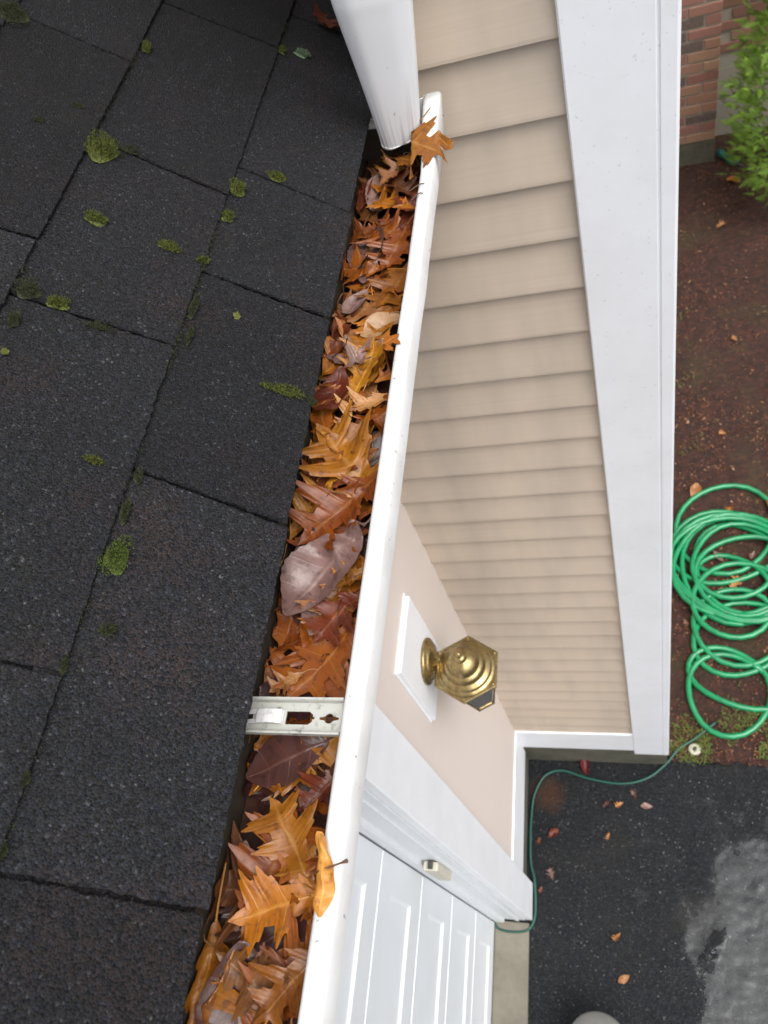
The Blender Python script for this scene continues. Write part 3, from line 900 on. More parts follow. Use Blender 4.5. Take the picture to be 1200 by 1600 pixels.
part('bulb', vs, fs, 'white_trim', lan, True)

# ------------------------------------------------------------------ leaves: shapes
def tri_noise(seed):
    r = np.random.default_rng(seed)
    ph, fr, am = r.uniform(0, 6.28, (6, 2)), r.uniform(4, 14, (6, 2)), r.uniform(0.3, 1.0, 6)
    def f(x, y):
        z_ = 0
        for i in range(6):
            z_ = z_ + am[i] * np.sin(fr[i, 0] * x + ph[i, 0]) * np.sin(fr[i, 1] * y + ph[i, 1])
        return z_ / 3.0
    return f

def leaf_shape(kind, seed):
    """unit leaf: base at origin, tip near y = 1; returns verts (n,3 flat), faces, uv, and (t, s) of each vertex"""
    r = np.random.default_rng(seed)
    if kind == 'maple':
        NTH, NR = 84, 6
        vs, uv = [(0, 0.0, 0)], [(0.5, 0.0)]
        lob = [(0, 1.0), (48, 0.82), (-48, 0.82), (100, 0.5), (-100, 0.5)]
        for i in range(NTH):
            th = -150 + 300 * i / (NTH - 1)
            rad = 0.22
            for a, R_ in lob:
                d = abs(th - a)
                rad = max(rad, R_ * max(0.0, 1 - (d / 34) ** 0.85))
            rad *= 1 + 0.09 * math.sin(th * 0.5) * (1 if i % 4 < 2 else -1)
            for j in range(1, NR + 1):
                q_ = rad * j / NR
                x, y = q_ * math.sin(math.radians(th)), q_ * math.cos(math.radians(th))
                vs.append((x * 0.9, y, 0)); uv.append((0.5 + 0.45 * x, max(0, y)))
        fs = []
        for i in range(NTH - 1):
            b0, b1 = 1 + i * NR, 1 + (i + 1) * NR
            fs.append((0, b1, b0))
            for j in range(NR - 1):
                fs.append((b0 + j, b1 + j, b1 + j + 1, b0 + j + 1))
        return np.array(vs, float), fs, np.array(uv)
    NTt, NSs = 88, 4
    t = np.linspace(0, 1, NTt)
    W = []
    for side in (0, 1):
        if kind == 'oak':
            w = 0.035 + 0.115 * np.sin(np.pi * np.clip(t * 1.02, 0, 1)) ** 1.2
            cs = np.array([0.21, 0.47, 0.725]) + r.normal(0, 0.018, 3) + (0.03 if side else 0)
            am = np.array([0.19, 0.36, 0.30]) * r.uniform(0.80, 1.18, 3)
            hw = np.array([0.085, 0.112, 0.098]) * r.uniform(0.85, 1.12, 3)
            for c_, a_, h_ in zip(cs, am, hw):
                u_ = (t - c_) / h_
                top = a_ * (1 - 0.42 * np.abs(u_ - 0.15) ** 1.25) * (1 + 0.13 * np.cos(u_ * 8.5))
                e_ = np.clip((1.12 - np.abs(u_)) / 0.55, 0, 1)
                w = np.maximum(w, 0.03 + np.clip(top, 0, None) * e_ * e_ * (3 - 2 * e_))
            w = w * np.clip((1 - t) / 0.09, 0.0, 1) ** 0.7
            w *= np.clip(t / 0.05, 0.12, 1)
            ang = 0.42
        elif kind == 'rolled':
            w = 0.30 * np.sin(np.pi * np.clip(0.02 + 0.955 * t, 0, 1)) ** 0.7 * (1 + 0.10 * np.sin(t * 23 + side))
            ang = 0.2
        else:
            w = 0.34 * np.sin(np.pi * np.clip(0.02 + 0.97 * t, 0, 1) ** 0.9) ** 0.8
            w *= 1 + 0.07 * np.abs(((t * 11 + r.uniform()) % 1.0) - 0.35) - 0.04
            ang = 0.5
        W.append(w)
    vs, uv = [], []
    for i in range(NTt):
        for j in range(-NSs, NSs + 1):
            s = abs(j) / NSs
            w = W[0 if j < 0 else 1][i] * s
            x = math.copysign(1, j) * w * math.cos(ang) if j else 0.0
            y = t[i] * (1.0 if kind != 'oak' else 0.90) + w * math.sin(ang) * (1 - 0.6 * t[i])
            vs.append((x, y, 0)); uv.append((0.5 + 0.5 * j / NSs, t[i]))
    m_ = 2 * NSs + 1
    fs = []
    for i in range(NTt - 1):
        for j in range(m_ - 1):
            a = i * m_ + j
            fs.append((a, a + 1, a + m_ + 1, a + m_))
    return np.array(vs, float), fs, np.array(uv)

def leaf_bend(v, kind, seed, curl):
    r = np.random.default_rng(seed + 999)
    f = tri_noise(seed)
    x, y = v[:, 0].copy(), v[:, 1].copy()
    cup = r.uniform(-0.9, 1.5) * curl
    arch = r.uniform(-0.5, 0.8) * curl
    tw = r.uniform(-0.7, 0.7) * curl
    if kind == 'rolled':
        R_ = 0.11
        a = x / R_ * 0.62
        z = R_ * (1 - np.cos(a)) * -1
        x = R_ * np.sin(a)
        z = z + 0.07 * f(x * 3, y * 1.4) + 0.10 * np.sin(y * 3) + 0.03 * np.sin(y * 17 + x * 9)
        x = x * (1 + 0.30 * np.sin(y * 5.2 + 0.6)) + 0.07 * np.sin(y * 3.4)
        return np.stack([x, y, z + 0.1], 1)
    z = cup * x * x * 1.6 + arch * (y - 0.45) ** 2 + tw * x * (y - 0.4) + 0.055 * curl * f(x * 1.2, y)
    rr = np.clip(np.abs(x) - 0.12, 0, None)
    z += r.uniform(0.0, 2.2) * curl * rr ** 1.5
    z += r.uniform(0.0, 1.4) * curl * np.clip(y - 0.72, 0, None) ** 1.5
    # V fold at the midrib
    z += r.uniform(0.0, 0.35) * np.abs(x) * curl
    return np.stack([x * (1 - 0.12 * abs(cup)), y, z], 1)

# height field over the gutter on which leaves are laid one after another
HX0, HX1, HY0, HY1, HS = -0.135, 0.045, -1.45, 0.03, 0.002
HNX, HNY = int((HX1 - HX0) / HS), int((HY1 - HY0) / HS)
gx = HX0 + (np.arange(HNX) + 0.5) * HS
gy = HY0 + (np.arange(HNY) + 0.5) * HS
H = np.full((HNX, HNY), -0.072)
base_h = np.array([-0.0560 + 0.006 * math.sin(9 * y) + 0.004 * math.sin(31 * y + 1) for y in gy])
H[:, :] = base_h[None, :] + 0.10 * np.clip(-0.085 - gx, 0, 0.04)[:, None] + np.array([0.016 * sstep(-0.24, -0.10, y) for y in gy])[None, :]
# hollows the photograph shows: by the downspout foot, below the hanger
def hollow(x, y, rx, ry, dz):
    d = ((gx[:, None] - x) / rx) ** 2 + ((gy[None, :] - y) / ry) ** 2
    H[:, :] -= dz * np.exp(-d)
H[(gx > -0.0215) & (gx < -0.001), :] = np.array([0.0036 + lip_rise(y) for y in gy])[None, :]
H[gx >= -0.001, :] = -0.02
HB = [None]
def hget(x, y, soft=False):
    i = np.clip(((x - HX0) / HS).astype(int), 0, HNX - 1)
    j = np.clip(((y - HY0) / HS).astype(int), 0, HNY - 1)
    if not soft:
        return H[i, j]
    m = (gx > -0.0225)
    K = H.copy()
    K[m, :] = H[~m, :][-1][None, :]
    K = hblur(K, 2)
    K[m, :] = H[m, :]
    return K[i, j]
def hblur(K=None, n=1):
    K = H.copy() if K is None else K
    for _ in range(n):
        K = (np.roll(K, 1, 1) + np.roll(K, -1, 1) + 2 * K) / 4
        E_ = np.concatenate([K[:1], K, K[-1:]], 0)
        K = (E_[:-2] + E_[2:] + 2 * K) / 4
    return K
XF, XB = -0.0262, -0.1205

def lay_leaf(name, kind, colr, base, tip, z, seed, curl=1.0, over_lip=False, stem=True, label=None, group=None, lift=0.0, roll=0.0, drape=True, follow=False):
    base, tip = np.array(base), np.array(tip)
    d = tip - base
    L = np.linalg.norm(d)
    d = d / L
    shape, fs, uv = leaf_shape(kind, seed)
    v = leaf_bend(shape, kind, seed, curl) * L
    if roll:
        c_, s_ = math.cos(roll), math.sin(roll)
        v = np.stack([v[:, 0] * c_ - v[:, 2] * s_, v[:, 1], v[:, 0] * s_ + v[:, 2] * c_], 1)
    px = np.array([d[1], -d[0]])
    W = np.stack([base[0] + v[:, 0] * px[0] + v[:, 1] * d[0], base[1] + v[:, 0] * px[1] + v[:, 1] * d[1], v[:, 2]], 1)
    nb = len(W)
    if stem:
        r = np.random.default_rng(seed + 5)
        sl = L * r.uniform(0.22, 0.42)
        sp = [np.array([base[0] + d[0] * L * 0.03, base[1] + d[1] * L * 0.03, 0.001]), np.array([base[0], base[1], 0.001])]
        bend = r.uniform(-0.5, 0.5)
        for k in (0.35, 0.7, 1.0):
            dd = -d * math.cos(bend * k) + px * math.sin(bend * k)
            sp.append(np.array([*(base + dd * sl * k), 0.001 + 0.10 * sl * k]))
        tv, tf = tube(catmull(sp, 3), 0.0009 * L / 0.09, 5)
        tv = np.array(tv)
        W = np.concatenate([W, tv])
        fs = list(fs) + [tuple(i + nb for i in f) for f in tf]
        uv = np.concatenate([uv, np.full((len(tv), 2), (0.5, 0.02))])
    if not over_lip:
        e = np.clip(W[:, 0] - XF, 0, None)
        W[:, 0] = np.where(e > 0, XF - 0.10 * e, W[:, 0])
        W[:, 2] += np.minimum(0.75 * e, 0.016)
        e = np.clip(XB - W[:, 0], 0, None)
        W[:, 0] = np.where(e > 0, XB + 0.10 * e, W[:, 0])
        W[:, 2] += np.minimum(0.5 * e, 0.012)
    ground = hget(W[:, 0], W[:, 1], True)
    if z is None:
        rel = ground - W[:, 2]
        z = np.percentile(rel[:nb], 72) + 0.0006 + lift
    Z = W[:, 2] + z
    if drape:
        Z = np.maximum(Z, ground + 0.0007)
        # keep rounded: settle back towards the ground field where the leaf hangs far above it
        gap = Z - ground
        Z = ground + np.where(gap > 0.012, 0.012 + (gap - 0.012) * 0.55, gap)
    if kind in ('oak', 'broad'):      # a leaf is stiff: even out short ripples on its own grid
        g_ = Z[:nb].reshape(88, 9)
        for _ in range(2):
            e1 = np.concatenate([g_[:1], g_, g_[-1:]], 0)
            g_ = 0.5 * g_ + 0.25 * (e1[:-2] + e1[2:])
            e2 = np.concatenate([g_[:, :1], g_, g_[:, -1:]], 1)
            g_ = 0.6 * g_ + 0.2 * (e2[:, :-2] + e2[:, 2:])
        Z[:nb] = g_.ravel()
    if drape:
        raw = hget(W[:nb, 0], W[:nb, 1])
        Z = Z + min(max(float(np.percentile(raw - Z[:nb], 90)) + 0.0004, 0.0), 0.006)
    if not over_lip:
        Z = np.where((W[:, 0] < -0.080) & (Z > 0.008), 0.008 - 0.2 * np.clip(Z - 0.008, 0, 0.02), Z)
        Z = np.minimum(Z, 0.006 + 0.3 * np.clip(Z - 0.006, 0, None))
    else:
        Z = np.where(W[:, 0] > -0.034, np.maximum(Z, 0.0052 + np.array([lip_rise(y_) for y_ in W[:, 1]]) * (W[:, 0] < 0.008) - 1.2 * np.clip(W[:, 0] - 0.004, 0, 1)), Z)
    Z = np.where((W[:, 1] > -0.864) & (W[:, 1] < -0.825) & (W[:, 0] < -0.022), np.minimum(Z, -0.0155), Z)
    W[:, 2] = Z
    # raise the height field, sampling along and across the faces
    quads = np.array([f if len(f) == 4 else (f[0], f[1], f[2], f[2]) for f in fs if max(f) < nb])
    p0, p1, p2, p3 = (W[quads[:, i]] for i in range(4))
    for a in (0.12, 0.37, 0.63, 0.88):
        for b in (0.12, 0.37, 0.63, 0.88):
            p = (1 - a) * ((1 - b) * p0 + b * p1) + a * ((1 - b) * p3 + b * p2)
            i, j = ((p[:, 0] - HX0) / HS).astype(int), ((p[:, 1] - HY0) / HS).astype(int)
            ok = (i >= 0) & (i < HNX) & (j >= 0) & (j < HNY)
            np.maximum.at(H, (i[ok], j[ok]), p[ok, 2])
    cen = W[:nb].mean(0)
    me = mesh(name, W - cen, fs, True, uv)
    o = link(name, me, 'leaf_' + colr, None, cen)
    return tag(o, label, 'leaf', group)

# ------------------------------------------------------------------ leaves: the heap in the gutter
GROUP = 'leaves heaped in the gutter'
tag(part('leaf_sludge', *(lambda n=140: ([(x, -1.6 + 1.57 * j / n, -0.060 + 0.004 * fbm(x, -1.6 + 1.57 * j / n, 0, 40, 3)) for j in range(n + 1) for x in np.linspace(-0.123, -0.040, 12)],
    [(j * 12 + i, j * 12 + i + 1, (j + 1) * 12 + i + 1, (j + 1) * 12 + i) for j in range(n) for i in range(11)]))(), 'leaf_dark', None, True), 'black rotted leaf sludge lying along the gutter bottom', 'leaf sludge', kind='stuff')
LAB = {'dark': 'nearly black sodden leaf low in the gutter heap', 'brown': 'plain brown oak leaf in the gutter heap', 'rust': 'plain rust-red leaf in the gutter heap',
       'orange': 'plain orange-brown oak leaf in the gutter heap', 'golden': 'small golden oak leaf in the gutter heap', 'tan': 'small tan oak leaf in the gutter heap',
       'maroon': 'dark maroon leaf in the gutter heap', 'mauve': 'small mauve-grey leaf in the gutter heap', 'cream': 'small cream leaf in the gutter heap'}
def zone(y):
    return (' at its lower end' if y < -0.90 else ' beside the hanger bracket' if y < -0.77 else ' around the mauve curled leaf' if y < -0.60 else
            ' level with the moss strip' if y < -0.42 else ' in its upper part' if y < -0.20 else ' near the downspout foot')
def scatter(n, cols, wts, smin, smax, seed0, y0=-1.22, y1=-0.035, curl=1.0):
    r = np.random.default_rng(seed0)
    for i in range(n):
        y = y0 + (y1 - y0) * (i + r.uniform()) / n
        x = r.uniform(-0.116, -0.036)
        if seed0 > 21 and (math.hypot(x + 0.098, y + 0.897) < 0.026 or math.hypot(x + 0.105, y + 0.055) < 0.03 or math.hypot(x + 0.065, y + 0.165) < 0.02):
            continue
        a = r.choice([-1, 1]) * math.pi / 2 + r.normal(0, 0.75)
        L = r.uniform(smin, smax)
        c_ = r.choice(cols, p=wts)
        kind = 'oak'
        if c_ in ('maroon', 'mauve', 'dark', 'cream') and r.uniform() < 0.6:
            kind = 'broad'
        dd = np.array([math.cos(a), math.sin(a)]) * L
        b = np.array([x, y]) - dd / 2
        b[1] = min(max(b[1], -1.3), -0.03)
        lay_leaf('leaf', kind, c_, b, b + dd, None, int(r.integers(1e6)), curl * r.uniform(0.5, 1.2), label=LAB[c_] + zone(b[1] + dd[1] / 2), group=GROUP, roll=r.uniform(-0.35, 0.35))
scatter(28, ['dark', 'brown', 'maroon'], [0.5, 0.3, 0.2], 0.08, 0.115, 21, curl=0.8)

scatter(28, ['brown', 'rust', 'maroon', 'orange'], [0.35, 0.2, 0.08, 0.37], 0.085, 0.12, 22, curl=0.8)
H[:] = hblur()
scatter(27, ['orange', 'rust', 'brown', 'golden', 'tan', 'mauve'], [0.52, 0.12, 0.10, 0.16, 0.07, 0.03], 0.085, 0.12, 23, curl=0.9)
H[:] = hblur()
scatter(20, ['orange', 'rust', 'brown', 'golden', 'tan', 'mauve'], [0.50, 0.12, 0.10, 0.16, 0.09, 0.03], 0.07, 0.105, 24, curl=0.9)

HERO = [
    ('broad', 'maroon', (-0.053, -0.853), (-0.115, -0.884), 'broad dark maroon leaf lying under the hanger bracket', 0.5, 31),
    ('broad', 'maroon', (-0.050, -0.822), (-0.119, -0.812), 'dark maroon leaf showing just above the hanger bracket', 0.5, 32),
    ('oak', 'rust', (-0.032, -0.871), (-0.069, -0.913), 'rust oak leaf beside the lip just below the hanger bracket', 1.0, 33),
    ('oak', 'brown', (-0.103, -1.019), (-0.040, -1.051), 'dark brown oak leaf at the bottom edge of the photo, in the gutter', 0.9, 34),
    ('oak', 'golden', (-0.020, -1.003), (-0.066, -1.062), 'brown-gold oak leaf below the large flat orange leaf in the gutter', 0.9, 35),
    ('oak', 'orange', (-0.023, -0.830), (-0.095, -0.742), 'large orange oak leaf pointing up the gutter from the hanger bracket', 0.8, 36),
    ('oak', 'orange', (-0.034, -0.747), (-0.092, -0.826), 'orange oak leaf with lobes reaching down to the hanger bracket', 0.8, 37),
    ('oak', 'tan', (-0.078, -0.797), (-0.108, -0.816), 'small tan curled leaf scrap by the roof edge above the bracket', 1.6, 38),
    ('oak', 'rust', (-0.031, -0.711), (-0.075, -0.772), 'rust oak leaf below the pale mauve curled leaf', 1.0, 39),
    ('oak', 'golden', (-0.024, -0.684), (-0.064, -0.712), 'golden leaf scrap against the lip beside the mauve curled leaf', 1.3, 40),
    ('oak', 'golden', (-0.028, -0.618), (-0.113, -0.512), 'large golden oak leaf with deep lobes midway along the gutter', 0.8, 41),
    ('oak', 'orange', (-0.028, -0.586), (-0.108, -0.672), 'long orange oak leaf lying across the gutter above the mauve leaf', 0.7, 42),
    ('broad', 'mauve', (-0.046, -0.653), (-0.102, -0.735), 'pale mauve curled leaf with shiny back, in the gutter', 1.5, 43),
    ('oak', 'orange', (-0.030, -0.536), (-0.062, -0.475), 'orange oak leaf standing against the lip above the large golden leaf', 1.2, 44),
    ('broad', 'rust', (-0.092, -0.440), (-0.104, -0.505), 'rust-red leaf tucked by the roof edge below the mauve star-shaped leaf', 1.0, 45),
    ('oak', 'tan', (-0.030, -0.473), (-0.092, -0.512), 'tan oak leaf above the large golden leaf, near the green moss strip', 1.0, 46),
    ('maple', 'mauve', (-0.080, -0.425), (-0.100, -0.378), 'mauve star-shaped leaf by the roof edge in the upper gutter', 0.8, 47),
    ('broad', 'mauve', (-0.086, -0.299), (-0.106, -0.339), 'small mauve leaf by the roof edge in the upper gutter', 1.0, 48),
    ('broad', 'cream', (-0.027, -0.350), (-0.076, -0.382), 'pale cream leaf against the lip in the upper gutter', 1.2, 49),
    ('oak', 'golden', (-0.034, -0.255), (-0.070, -0.340), 'golden-yellow oak leaf against the lip in the upper gutter', 0.8, 50),
    ('oak', 'orange', (-0.043, -0.191), (-0.070, -0.275), 'orange-brown oak leaf pointing down the upper gutter below the dark hole', 0.9, 51),
    ('oak', 'orange', (-0.037, -0.160), (-0.102, -0.128), 'orange-brown leaf across the gutter just below the downspout leaves', 0.9, 52),
    ('oak', 'golden', (-0.042, -0.965), (-0.094, -0.898), 'mottled golden oak leaf with pointed lobes below the bracket', 1.1, 53),
    ('oak', 'orange', (-0.024, -0.966), (-0.108, -0.998), 'large flat orange oak leaf with long stem over the lip, lower gutter', 0.55, 54),
]
for i, (kd, cl_, b, t_, lab, cu_, sd_) in enumerate(HERO):
    if i in (7, 14, 20):
        H[:] = hblur()
    b, t_ = np.array(b), np.array(t_)
    mid_ = (b + t_) / 2
    b, t_ = mid_ + (b - mid_) * 1.12, mid_ + (t_ - mid_) * 1.12
    big_leaf = lay_leaf('leaf', kd, cl_, b, t_, None, sd_, cu_, label=lab, group=None, stem=(i not in (23,)), lift=0.001)
# leaves that lie over the lip
lay_leaf('leaf', 'oak', 'orange', (-0.044, -0.066), (-0.100, -0.128), None, 65, 1.1, label='orange oak leaf lowest of the bunch under the downspout foot', lift=0.004)
lay_leaf('leaf', 'oak', 'golden', (-0.040, -0.046), (-0.098, -0.092), None, 67, 1.0, label='golden oak leaf nearest under the downspout mouth', lift=0.006)
lay_leaf('leaf', 'oak', 'brown', (-0.090, -0.085), (-0.034, -0.148), None, 66, 1.0, label='brown oak leaf pointing down the gutter from the downspout foot', lift=0.004)
lay_leaf('leaf', 'oak', 'tan', (-0.030, -0.074), (-0.094, -0.118), None, 61, 0.9, True, label='tan oak leaf at the foot of the downspout', lift=0.006)
lay_leaf('leaf', 'oak', 'golden', (-0.070, -0.072), (0.022, -0.128), None, 62, 0.5, True, label='yellow-orange oak leaf hanging over the gutter lip at the downspout foot', lift=0.003)
lay_leaf('leaf', 'oak', 'orange', (-0.056, -0.455), (-0.012, -0.425), None, 63, 0.8, True, label='orange leaf whose tip pokes over the lip in the upper gutter', lift=0.0)
lay_leaf('leaf', 'rolled', 'rolled', (-0.0125, -0.990), (-0.0215, -0.934), 0.0035, 64, 1.0, True, stem=False, label='rolled orange-tan leaf resting on the white gutter lip', drape=False)
# the long stem crossing the lip
sp = catmull([(-0.030, -0.966, hget(np.array([-0.03]), np.array([-0.966]))[0] + 0.002), (-0.020, -0.963, 0.010), (-0.008, -0.958, 0.0135), (0.004, -0.953, 0.0135)], 6)
vs, fs = tube(sp, np.concatenate([np.linspace(0.0009, 0.0008, len(sp) - 3), [0.001, 0.0014, 0.0015]]), 7)
part('stem', vs, fs, 'leaf_brown', big_leaf, True, np.full((len(vs), 2), (0.5, 0.02)))
# twigs on the lip
for k, (pp, lab) in enumerate([([(-0.030, -0.178, 0.004), (-0.019, -0.172, 0.006), (-0.012, -0.170, 0.005)], 'tiny dark twig on the lip below the downspout'),
           ([(-0.028, -0.197, 0.003), (-0.017, -0.190, 0.006), (-0.012, -0.1895, 0.005)], 'second tiny dark twig on the lip, a little lower'),
           ([(-0.018, -0.050, 0.006), (-0.008, -0.035, 0.007), (0.002, -0.030, 0.006)], 'thin twig across the gutter end beside the downspout')]):
    vs, fs = tube(catmull(pp, 4), 0.0007, 6)
    tag(part('twig', vs, fs, 'bark', None, True), lab, 'twig')
# leaves caught between roof and downspout
def roof_leaf(kd, cl_, s0, y0, s1, y1, seed, label):
    shape, fs, uv = leaf_shape(kd, seed)
    a, b = np.array([s0, y0]), np.array([s1, y1])
    L = np.linalg.norm(b - a)
    v = leaf_bend(shape, kd, seed, 1.0) * L
    d = (b - a) / L
    p = np.array([d[1], -d[0]])
    W = np.array([roofp(a[0] + q_[0] * p[0] + q_[1] * d[0], a[1] + q_[0] * p[1] + q_[1] * d[1], 0.004 + max(q_[2], -0.0005)) for q_ in v])
    cen = W.mean(0)
    tag(link('leaf', mesh('leaf', W - cen, fs, True, uv), 'leaf_' + cl_, None, cen), label, 'leaf')
roof_leaf('oak', 'rust', 0.115, 0.155, 0.070, 0.105, 71, 'rust leaf on the roof at the top, left of the downspout')
roof_leaf('oak', 'orange', 0.040, 0.075, 0.045, 0.125, 72, 'orange leaf between the shingles and the downspout')
roof_leaf('oak', 'golden', 0.020, 0.035, 0.042, 0.075, 73, 'golden leaf scrap beside the downspout on the shingle edge')

# ------------------------------------------------------------------ moss on the roof
MOSS = [
    (0.285, -0.277, 0.0106, 0.0099, 1), (0.259, -0.381, 0.0074, 0.0040, 0), (0.182, -0.388, 0.0081, 0.0034, 0), (0.133, -0.265, 0.0052, 0.0066, 0),
    (0.135, -0.315, 0.0043, 0.0043, 0), (0.144, -0.391, 0.0034, 0.0027, 0), (0.096, -0.222, 0.0069, 0.0038, 0), (0.027, -0.533, 0.0128, 0.0038, 1),
    (0.131, -0.751, 0.0064, 0.0085, 2), (0.175, -0.665, 0.0062, 0.0022, 0), (0.258, -0.504, 0.0068, 0.0043, 0), (0.287, -0.499, 0.0068, 0.0068, -1),
    (0.215, -0.517, 0.0068, 0.0031, -1), (0.138, -0.458, 0.0029, 0.0098, -1), (0.137, -0.706, 0.0025, 0.0082, -1), (0.122, -0.812, 0.0035, 0.0030, -1),
    (0.292, -0.064, 0.0032, 0.0064, 0), (0.447, -0.091, 0.0134, 0.0115, -1), (0.330, -0.217, 0.0051, 0.0022, -1), (0.357, -0.261, 0.0042, 0.0021, -1),
    (0.112, 0.041, 0.0061, 0.0035, 3), (0.137, 0.032, 0.0035, 0.0035, 0), (0.257, -0.258, 0.0043, 0.0029, -1), (0.287, -0.538, 0.0030, 0.0060, -1),
    (0.142, -0.931, 0.0018, 0.0032, -1), (0.141, -0.977, 0.0017, 0.0034, -1), (0.133, -0.497, 0.0022, 0.0077, -1), (0.136, -0.669, 0.0023, 0.0045, -1),
    (0.143, -0.846, 0.0019, 0.0049, -1), (0.094, -0.454, 0.0017, 0.0017, 9), (0.281, -0.576, 0.0017, 0.0015, 9), (0.001, -0.537, 0.0026, 0.0026, -1),
]
MLAB = {0: 'green moss cushion where three shingles meet, upper left', 7: 'long green moss strip filling a shingle joint at the gutter edge', 8: 'bright green moss cushion on the joint line, lower left of the roof',
        17: 'dull moss patch in the top left corner of the roof', 11: 'dull moss patch by the left edge, beside a greener tuft', 20: 'pale grey-green lichen-like tuft near the top of the downspout',
        10: 'green moss tuft beside the dull patch near the left edge', 29: 'yellow lichen dot in the middle of an eave shingle', 30: 'yellow lichen dot near the left edge of the photo', 9: 'short flat moss strip on a shingle left of centre',
        2: 'small flat moss strip near the centre of a shingle, upper roof', 1: 'moss tuft just below the green cushion in the upper left', 3: 'moss tuft on the joint line of the upper roof', 13: 'dark moss line along the joint in the middle of the roof'}
for mi, (s, y, rs_, ry_, kd) in enumerate(MOSS):
    r = np.random.default_rng(500 + mi)
    mt = {0: 'moss_green', 1: 'moss_green', 2: 'moss_bright', 3: 'moss_pale', -1: 'moss_dull', 9: 'lichen'}[kd]
    rs_ *= 1.9; ry_ *= 1.9
    hgt = 0.85 * min(rs_, ry_) + 0.0020 if kd != 9 else 0.0008
    if kd == -1:
        hgt *= 0.6
    n = int(260 + 4.2e6 * rs_ * ry_ * (1.0 if kd >= 0 else 0.7))
    n = min(n, 2200)
    vs, fs = [], []
    lob = [(r.normal(0, 0.30), r.normal(0, 0.30), r.uniform(0.45, 0.75)) for _ in range(5)] + [(0, 0, 0.75)]
    for i in range(n):
        lb = lob[r.integers(len(lob))]
        a, q_ = r.uniform(0, 6.283), math.sqrt(r.uniform(0, 1)) * lb[2]
        ds, dy = (lb[0] + q_ * math.cos(a)), (lb[1] + q_ * math.sin(a))
        ee = q_ / lb[2]
        hz = hgt * math.sqrt(max(0.0, 1 - 0.9 * ee * ee)) * lb[2] * 1.2
        c_ = roofp(s + ds * rs_, y + dy * ry_, 0.0012 + hz * r.uniform(0.35, 1.0))
        tip = c_ + NV * 0.0016 + RNG.normal(0, 0.0009, 3)
        w = r.uniform(0.00035, 0.0007)
        e1 = np.array([r.normal(), r.normal(), r.normal()])
        e1 /= np.linalg.norm(e1)
        e2 = np.cross(e1, NV)
        k = len(vs)
        vs += [c_ + e1 * w, c_ - e1 * w * 0.5 + e2 * w, c_ - e1 * w * 0.5 - e2 * w, tip]
        fs += [(k, k + 1, k + 3), (k + 1, k + 2, k + 3), (k + 2, k, k + 3)]
    # cushion core
    b0 = len(vs)
    for j in range(4):
        for k in range(14):
            a = 2 * math.pi * k / 14
            q_ = [0.95, 0.75, 0.45, 0.12][j] * (1 + 0.15 * math.sin(3 * a + mi))
            vs.append(roofp(s + rs_ * q_ * math.cos(a) * 0.85, y + ry_ * q_ * math.sin(a) * 0.85, -0.0008 + hgt * [0.0, 0.15, 0.3, 0.35][j]))
    for j in range(3):
        for k in range(14):
            k2 = (k + 1) % 14
            fs.append((b0 + j * 14 + k, b0 + j * 14 + k2, b0 + (j + 1) * 14 + k2, b0 + (j + 1) * 14 + k))
    fs.append(tuple(b0 + 42 + k for k in range(14)))
    cen = np.array(roofp(s, y, 0))
    o = link('moss_clump' if kd != 9 else 'lichen_spot', mesh('moss', np.array(vs) - cen, fs), mt, None, cen)
    tag(o, MLAB.get(mi, 'small dull green moss tuft along the dark shingle joints'), 'moss' if kd != 9 else 'lichen', 'moss tufts on the roof' if kd != 9 else 'lichen spots on the roof')

vs, fs = [], []
r = np.random.default_rng(909)
for sj, y0, y1, dens in [(0.1425, -0.30, -0.56, 900), (0.1425, -0.63, -0.86, 700), (0.1425, -0.90, -1.05, 250), (0.1425, 0.10, -0.05, 200), (0.3003, -0.02, -0.30, 500), (0.3003, -0.42, -0.60, 600)]:
    for i in range(dens):
        y = y0 + (y1 - y0) * r.uniform()
        if fbm(sj * 40, y, 0.5, 22, 3) < r.uniform(-0.35, 0.5):
            continue
        c_ = roofp(sj - abs(r.normal(0, 0.0026)) + 0.0012, y, r.uniform(-0.001, 0.0022))
        w = r.uniform(0.0004, 0.0008)
        e1 = r.normal(0, 1, 3); e1 /= np.linalg.norm(e1)
        e2 = np.cross(e1, NV)
        tip = c_ + NV * 0.0016 + r.normal(0, 0.0009, 3)
        k = len(vs)
        vs += [c_ + e1 * w, c_ - e1 * w * 0.5 + e2 * w, c_ - e1 * w * 0.5 - e2 * w, tip]
        fs += [(k, k + 1, k + 3), (k + 1, k + 2, k + 3), (k + 2, k, k + 3)]
tag(part('moss', vs, fs, 'moss_dull'), 'thin dull moss fuzz along the shingle joint lines', 'moss', kind='stuff')

# ------------------------------------------------------------------ concrete apron
def apron():
    return bm_box((-0.52, -3.3, ZG - 0.10), (-0.318, -0.695, ZG + 0.012), 0.004)
tag(bm_part('concrete_apron', apron(), 'concrete_apron'), kind='structure')

